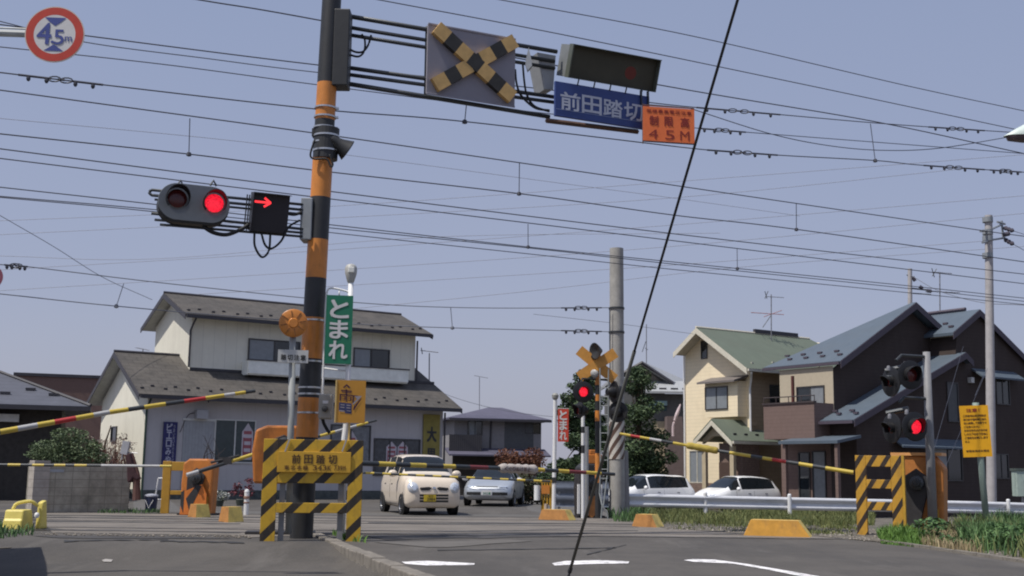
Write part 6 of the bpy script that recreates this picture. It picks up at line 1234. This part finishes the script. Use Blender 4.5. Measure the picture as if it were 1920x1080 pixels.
# ---------------------------------------------------------------- vegetation
def leafmat(name, a, b_): return mat(name, a, .7, c2=b_, isl=1, noise=0)
def leaves(mb, rnd, blobs, n, sz, flat=.0):
    tot = sum(r[0]*r[1]*r[2] for _, r in blobs)
    for c, r in blobs:
        k = int(n*r[0]*r[1]*r[2]/tot)+3
        for _ in range(k):
            d = Vector((rnd.gauss(0, 1), rnd.gauss(0, 1), rnd.gauss(0, 1))).normalized()*(rnd.random()**.33 if rnd.random() < .6 else rnd.uniform(.85, 1.12))
            p = Vector(c)+Vector((d.x*r[0], d.y*r[1], d.z*r[2])); s = sz*rnd.uniform(.6, 1.4)
            a = Vector((rnd.gauss(0, 1), rnd.gauss(0, 1), rnd.gauss(0, .6))).normalized(); q = a.orthogonal().normalized()
            q = (Matrix.Rotation(rnd.uniform(0, 6.28), 3, a) @ q)
            mb.add([p-a*s, p+q*s*.5, p+a*s, p-q*s*.5], [(0, 1, 2, 3)])
def tree(name, label, cat, loc, trunk, blobs, n, sz, lm, branches=(), tm=None, seed=1):
    t_ = thing(name, label, cat, loc, 0); rnd = random.Random(seed); tm = tm or mat('bark', (.09, .065, .045), .9, noise=.3, scale=8)
    b = MB(); b.tube(spline(trunk[0], 5), [trunk[1]*(1-.8*i/(5*(len(trunk[0])-1))) for i in range(5*(len(trunk[0])-1)+1)], 8); 
    for q in branches: b.tube(q, [.04, .02, .01][:len(q)], 5)
    for c, r in blobs[::2]:
        mid_ = trunk[0][len(trunk[0])//2]; b.tube([Vector(mid_), (Vector(mid_)+Vector(c))/2+Vector((0, 0, .1)), Vector(c)], [trunk[1]*.3, trunk[1]*.2, trunk[1]*.08], 5)
    b.build('trunk', tm, t_, smooth=True)
    b = MB(); leaves(b, rnd, blobs, n, sz); b.build('crown', lm, t_); return t_
CON = leafmat('conifer_leaves', (.018, .042, .018), (.085, .13, .05)); RBL = leafmat('red_brown_leaves', (.07, .02, .012), (.20, .08, .035)); GRL = leafmat('garden_leaves', (.03, .05, .02), (.11, .15, .06))
rnd = random.Random(11)
def conifer(label, px, pyt, w_px, Y, zb, seed, n, lean=0):
    base = atz(px, Y, zb); H = at(px, pyt, Y).z-zb; W = w_px/F*Y/2; bl = []; r2 = random.Random(seed)
    for i in range(60):
        f = r2.uniform(.16, 1); wid = W*(1.0-f)**.62*1.12+.15; a = r2.uniform(0, 6.28); rr = wid*r2.uniform(.25, 1.0)
        s = .26+.3*(1-f); bl.append(((math.cos(a)*rr, math.sin(a)*rr, f*H-rr*.15), (s*1.35, s*1.35, s*.8)))
    bl.append(((0, 0, H*.97), (.16, .16, .35)))
    return tree('conifer_tree', label, 'tree', base, ([(0, 0, 0), (0, 0, H*.5), (lean, 0, H*.96)], .14), bl, n, .075, CON, seed=seed)
conifer('dark green conifer between the thick concrete pole and the cream house', 1198, 692, 128, 57, -.6, 4, 19000)
conifer('dark green conifer behind the far crossbuck signal and red stop banner', 1092, 700, 150, 56, -.6, 9, 30000)
bl = [((math.cos(a)*r*.75, math.sin(a)*r*.6, 1.25+z), (.5, .5, .42)) for a, r, z in [(rnd.uniform(0, 6.28), rnd.uniform(0, 1), rnd.uniform(-.7, .75)) for _ in range(18)]]
tree('red_shrub', 'round reddish brown shrub behind the silver car', 'shrub', atz(968, 50, -.2), ([(0, 0, 0), (0, 0, .8), (.1, 0, 1.3)], .07), bl, 9000, .055, RBL, seed=3)
bl = [((rnd.uniform(-.8, .8), rnd.uniform(-.3, .3), rnd.uniform(.15, .9)), (.4, .35, .3)) for _ in range(9)]
tree('garden_shrub', 'low olive shrub between the shop end wall and the red-brown shrub', 'shrub', atz(1008, 44, -.1), ([(0, 0, 0), (0, 0, .4), (0, 0, .7)], .04), bl, 3500, .05, leafmat('olive_leaves', (.03, .04, .02), (.10, .10, .05)), seed=5)
# garden tree above block wall
wb_ = G(150, 962)
bl = []
for (px, py, rx, rz_) in ((130, 815, .45, .14), (95, 838, .5, .14), (150, 838, .55, .17), (110, 858, .55, .17), (165, 858, .5, .14), (75, 852, .3, .1)):
    p = at(px, py, 30.5)-wb_; bl.append((p, (rx, .5, rz_*1.25)))
tree('garden_pine', 'clipped green garden pine growing behind the block wall', 'tree', wb_, ([(0, 1.2, 0), (.1, 1.5, .8), (-.1, 1.7, 1.5), (.05, 1.7, 2.2)], .07), bl, 7500, .032, leafmat('pine_needles', (.04, .07, .03), (.16, .21, .10)), seed=8)
# bare brown twigs
tw = thing('bare_hedge', 'bare reddish brown twiggy hedge behind the right end of the block wall', 'hedge', atz(200, 31.2, 0), 0); b = MB(); rr = random.Random(4)
for i in range(150):
    x = rr.uniform(-.75, .62); y = rr.uniform(-.2, .3); h = rr.uniform(1.35, 1.9)*(.92 if x < -.3 else 1); p = [(x, y, .2), (x+rr.uniform(-.08, .08), y, h*.6), (x+rr.uniform(-.16, .16), y+rr.uniform(-.1, .1), h)]; b.tube(p, [.014, .011, .004], 4)
    for k in range(2): q = Vector(p[1])+(Vector(p[2])-Vector(p[1]))*rr.random(); b.tube([q, q+Vector((rr.uniform(-.2, .2), rr.uniform(-.1, .1), rr.uniform(0, .18)))], .005, 3)
b.build('twigs', mat('twig_brown', (.20, .10, .075), .9, noise=.4, scale=5), tw)
b = MB(); leaves(b, rr, [((x, 0, rr.uniform(1.5, 1.95)), (.14, .12, .1)) for x in (-.5, -.2, .1, .35, .6)], 170, .035); b.build('leaves', leafmat('tip_leaves', (.12, .08, .06), (.34, .28, .24)), tw)
# draped cloth and garden stand
dc = thing('draped_cloth', 'dark maroon cloth hanging from a wooden post at the right end of the block wall', 'cloth', atz(252, 29.4, 0), 0)
def dl2(px, py): return at(px, py, 29.4)-dc.location
b = MB(); b.tube([dl2(256, 938), dl2(256, 890), dl2(247, 850)], [.1, .09, .04], 8); b.build('post', mat('wood_post_red', (.12, .06, .05), .9, noise=.3), dc)
q = [dl2(*p) for p in ((238, 853), (247, 849), (251, 868), (257, 885), (264, 898), (258, 901), (252, 896), (246, 905), (241, 904), (240, 880))]
b = MB(); b.add([(p.x, -.12, p.z) for p in q]+[(p.x*.9, .14, p.z) for p in q], [tuple(range(10)), tuple(range(10, 20))[::-1]]+[(i, i+10, (i+1) % 10+10, (i+1) % 10) for i in range(10)]); b.build('cloth', mat('maroon_cloth', (.05, .022, .026), .9, noise=.4), dc, bevel=.03)
b = MB(); b.box(-.12, .05, -.05, .05, -.12, .2, c=dl2(237, 843), R=Matrix.Rotation(.15, 3, 'Y')); b.tube([dl2(240, 848), dl2(258, 850)], .012, 5); b.tube([dl2(228, 862), dl2(230, 846), dl2(236, 838)], .02, 5); b.build('metal_box', mat('pale_metal', (.45, .45, .47), .4, .3), dc)
bk = thing('bucket', 'dark blue bucket with a pale rim standing by the house corner', 'bucket', atz(287, 31, 0), 0); b = MB(); b.lathe([(0, 0), (.13, 0), (.165, .38), (.15, .38), (.12, .03)], n=24); b.build('pail', mat('navy_plastic', (.03, .04, .09), .4), bk, auto=40)
b = MB(); b.lathe([(.15, .38), (.175, .385), (.17, .42), (.09, .45), (0, .46)], n=24); b.build('lid', mat('lid_grey', (.32, .33, .38), .6, noise=.3, scale=20), bk)
b = MB(); b.tube([(-.1, -.18, .3), (0, -.2, .1), (.1, -.18, .3)], .01, 5); b.build('handle', WHITE, bk)
sf = thing('white_stand', 'white tubular stand beside the dark blue bucket', 'stand', atz(300, 31.5, 0), 0); b = MB()
for q in (((-.12, 0, 0), (-.03, 0, .85)), ((.22, 0, 0), (.16, 0, .85)), ((-.03, 0, .85), (.16, 0, .85)), ((-.08, 0, .3), (.2, 0, .3))): b.tube(q, .02, 6)
b.build('frame', WHITE, sf)
# potted flowers by the shop wall
for (px, lab, mt, Y) in ((454, 'dark red leafy potted plant against the shop wall by the bollard', leafmat('dark_red_leaves', (.03, .015, .015), (.22, .05, .07)), 37), (413, 'low white-flowered plant on the ground by the shop wall', leafmat('white_flowers', (.10, .13, .08), (.6, .6, .58)), 36)):
    rr = random.Random(px); base = atz(px, Y, 0); t_ = thing('potted_plant', lab, 'plant', base, 0); hi = .55 if px == 454 else .2
    b = MB(); b.lathe([(0, 0), (.12, 0), (.16, .18), (.13, .2), (0, .17)], n=16); b.build('pot', mat('plant_pot', (.05, .06, .05), .7), t_)
    b = MB(); leaves(b, rr, [((rr.uniform(-.28, .28), 0, .2+rr.uniform(0, hi)), (.14, .12, .1)) for _ in range(8)], 420, .04); b.build('leaves', mt, t_)
wl = thing('bare_branch', 'thin dark bare branches beside the yellow frame in front of the shutter door', 'plant', atz(384, 32, 0), 0); b = MB(); rr = random.Random(9)
for i in range(9):
    p = Vector((rr.uniform(-.1, .4), 0, 1.1)); b.tube([p, p+Vector((rr.uniform(-.1, .25), 0, .35)), p+Vector((rr.uniform(-.3, .5), 0, rr.uniform(.5, .95)))], [.014, .01, .004], 4)
b.tube([(.1, 0, 0), (.12, 0, .7), (.15, 0, 1.2)], .03, 6); b.build('branch', mat('dark_branch', (.05, .04, .04), .9), wl)
# grass
GRS = leafmat('grass_blades', (.06, .09, .025), (.22, .23, .08)); GRD = leafmat('dark_grass_blades', (.035, .085, .03), (.12, .22, .07)); DRY = leafmat('dry_grass_blades', (.20, .15, .075), (.42, .34, .2)); BRT = leafmat('bright_grass_blades', (.05, .12, .015), (.15, .28, .05))
def inpoly(x, y, P):
    c = False; j = len(P)-1
    for i in range(len(P)):
        if (P[i][1] > y) != (P[j][1] > y) and x < (P[j][0]-P[i][0])*(y-P[i][1])/(P[j][1]-P[i][1])+P[i][0]: c = not c
        j = i
    return c
def grass(label, poly, n, h, m_, seed, wd=.012, z0=0, px=True, clump=0, hf=None):
    rr = random.Random(seed); P = [((G(*p).x, G(*p).y) if px else p) for p in poly]; x0, x1 = min(p[0] for p in P), max(p[0] for p in P); y0, y1 = min(p[1] for p in P), max(p[1] for p in P)
    b = MB(); k = 0; vs = []; fs = []
    cl_ = [(rr.uniform(x0, x1), rr.uniform(y0, y1), rr.uniform(.2, 1)) for _ in range(clump)]
    while k < n:
        x, y = rr.uniform(x0, x1), rr.uniform(y0, y1)
        if clump and rr.random() < .75: q = rr.choice(cl_); x, y = q[0]+rr.gauss(0, .22), q[1]+rr.gauss(0, .22)
        k += 1
        if not inpoly(x, y, P): continue
        hh = h*rr.uniform(.35, 1.1)*(hf(x, y) if hf else 1); a = rr.uniform(0, 6.28); w_ = wd*rr.uniform(.6, 1.5); l = rr.uniform(.1, .6)*hh; dx, dy = math.cos(a), math.sin(a); o = len(vs); e = rr.uniform(0, 6.28); lx, ly = math.cos(e)*l, math.sin(e)*l
        vs += [(x-dx*w_, y-dy*w_, z0), (x+dx*w_, y+dy*w_, z0), (x+lx*.35+dx*w_*.8, y+ly*.35+dy*w_*.8, z0+hh*.6), (x+lx*.35-dx*w_*.8, y+ly*.35-dy*w_*.8, z0+hh*.6), (x+lx, y+ly, z0+hh)]; fs += [(o, o+1, o+2, o+3), (o+3, o+2, o+4)]
    b.add(vs, fs); o = b.build('grass', m_); tag(o, label, 'grass', None, 'stuff'); return o
grass('green grass strip in front of the guard rail', [(1165, 962), (1400, 963), (1640, 966), (1640, 986), (1400, 992), (1245, 985), (1180, 975)], 28000, .2, GRS, 1, .008, clump=50)
grass('dark tufts around the foot of the thick concrete pole', [(1140, 966), (1215, 962), (1215, 980), (1145, 978)], 1600, .30, GRD, 12, .012, clump=8)
grass('short weeds along the track bed', [(1400, 985), (1600, 990), (1640, 1010), (1500, 1004), (1250, 992)], 2500, .10, GRS, 2, .01, clump=14)
cB = G(1690, 1015); grass('bright green tuft at the foot of the right-hand frame', [(1645, 1005), (1735, 1008), (1735, 1028), (1652, 1020)], 9000, .32, BRT, 3, .008, hf=lambda x, y: max(.15, 1.05-((x-cB.x)/.45)**2*.6-((y-cB.y)/.9)**2*.3))
grass('straw coloured dry grass between the two green clumps', [(1725, 1000), (1830, 1000), (1840, 1042), (1770, 1033), (1725, 1024)], 6000, .20, DRY, 4, .010)
grass('mixed green weeds in the dry grass', [(1730, 985), (1850, 985), (1850, 1042), (1740, 1026)], 3000, .24, GRS, 6, .010)
cD = G(1860, 1030); grass('tall dark green weeds at the right edge', [(1800, 985), (2150, 985), (2150, 1075), (1935, 1052), (1860, 1042), (1800, 1030)], 26000, .44, GRD, 5, .009, clump=40)
wr_ = random.Random(77); c_ = G(1890, 1030); bl = [((wr_.uniform(-1.0, 1.6), wr_.uniform(-.6, 1.6), wr_.uniform(.05, .34)), (.3, .25, .12)) for _ in range(26)]
tree('leafy_weeds', 'broad leaved dark green weeds at the right edge of the road', 'weeds', (c_.x, c_.y, 0), ([(0, 0, 0), (0, 0, .15), (0, 0, .3)], .02), bl, 6000, .04, GRD, seed=21)
grass('lighter green weeds among the tall weeds at the right edge', [(1790, 990), (2100, 990), (2100, 1068), (1935, 1050), (1860, 1040), (1800, 1035)], 6000, .36, GRS, 15, .012, clump=30)
grass('weeds around the yellow buffer block', [(-40, 985), (62, 985), (64, 1004), (-40, 1014)], 1500, .14, GRD, 7, .010)
grass('small weeds sprouting from the kerb by the large frame', [(618, 1000), (665, 1006), (690, 1020), (640, 1012)], 700, .12, BRT, 8, .012)
grass('thin weeds along the foot of the block wall', [(180, 958), (300, 958), (300, 963), (180, 963)], 500, .12, GRD, 9, .01)
b = MB(); rr = random.Random(6)
def stones(name, poly, n, s, m_, seed):
    rr = random.Random(seed); P = [G(*p) for p in poly]; PP_ = [(p.x, p.y) for p in P]; x0, x1 = min(p[0] for p in PP_), max(p[0] for p in PP_); y0, y1 = min(p[1] for p in PP_), max(p[1] for p in PP_); b = MB(); k = 0
    while k < n:
        x, y = rr.uniform(x0, x1), rr.uniform(y0, y1); k += 1
        if not inpoly(x, y, PP_): continue
        r = s*rr.uniform(.4, 1.3); V = [Vector((rr.uniform(.7, 1.2)*dx, rr.uniform(.7, 1.2)*dy, rr.uniform(.5, .9)*dz))*r+Vector((x, y, .015)) for dx, dy, dz in ((1, 0, 0), (0, 1, 0), (-1, 0, 0), (0, -1, 0), (0, 0, 1), (0, 0, -1))]
        b.add(V, [(0, 1, 4), (1, 2, 4), (2, 3, 4), (3, 0, 4), (1, 0, 5), (2, 1, 5), (3, 2, 5), (0, 3, 5)])
    o = b.build(name, m_); return o
tag(stones('gravel', [(1240, 988), (1600, 990), (1900, 1000), (1900, 1050), (1740, 1028), (1530, 1006), (1250, 994)], 2600, .03, leafmat('ballast_stones', (.12, .10, .08), (.30, .27, .23)), 3), 'loose brown track ballast stones beside the road edge', 'gravel', None, 'stuff')
tag(stones('gravel', [(60, 1001), (470, 1006), (470, 1010), (60, 1004)], 260, .02, MATS['ballast_stones'], 5), 'loose grit along the left edge of the crossing slab', 'gravel', None, 'stuff')
# small transformer cabinet right edge
cb = thing('meter_cabinet', 'pale green cabinet at the right edge beyond the guard rail', 'cabinet', atz(1914, 38, -.3), 0); z0, z1 = at(1914, 931, 38).z-cb.location.z, at(1914, 883, 38).z-cb.location.z
b = MB(); b.box(-.14, .5, 0, .4, z0, z1); b.build('housing', mat('pale_green_cabinet', (.36, .44, .39), .5), cb, bevel=.01); b = MB(); b.box(-.17, .53, -.03, .43, z1+.002, z1+.08); b.build('lid', mat('cabinet_lid', (.08, .1, .09), .5), cb); b = MB(); b.cyl((.1, .2, 0), (.1, .2, z0), .04); b.build('leg', GALV, cb)
# stay wires of the notice-sign pole
sw = thing('stay_wire', 'thin slanting stay wires running up to the pale utility pole', 'stay wire', atz(1760, 30, 0), 0)
b = MB()
for q in (((1745, 940, 29), (1852, 690, 42)), ((1735, 900, 27), (1806, 650, 36)), ((1828, 742, 30), (1846, 700, 40))): b.tube([at(*q[0])-sw.location, at(*q[1])-sw.location], .006, 5)
b.build('wire', WM, sw)
b = MB()
for i in range(4): b.lathe([(0, .05), (.05, .02), (.05, -.02), (0, -.05)], at(1754+3.5*(3-i)/1.5*.6, 910-7*(3-i), 29.2)-sw.location, n=10)
b.build('insulator', mat('white_insulator', (.5, .4, .38), .4), sw)
# unseen box added past the left edge to shade the lower left road
eh = thing('shade_box', 'unseen grey box added just beyond the left edge to shade the road', 'cabinet', (-7.64, 14.3, -.2), math.radians(21.5))
b = MB(); b.box(-.5, .5, -3, 3, 0, 2.6); b.build('housing', GREYP, eh, bevel=.02); b = MB(); b.box(-.6, .6, -3.1, 3.1, 2.601, 2.7); b.build('roof', GALV, eh)
b = MB(); b.box(.5, .52, -1.2, -.02, .2, 2.3); b.box(.5, .52, .02, 1.2, .2, 2.3); b.build('door', mat('shade_box_door', (.3, .32, .33), .5), eh)
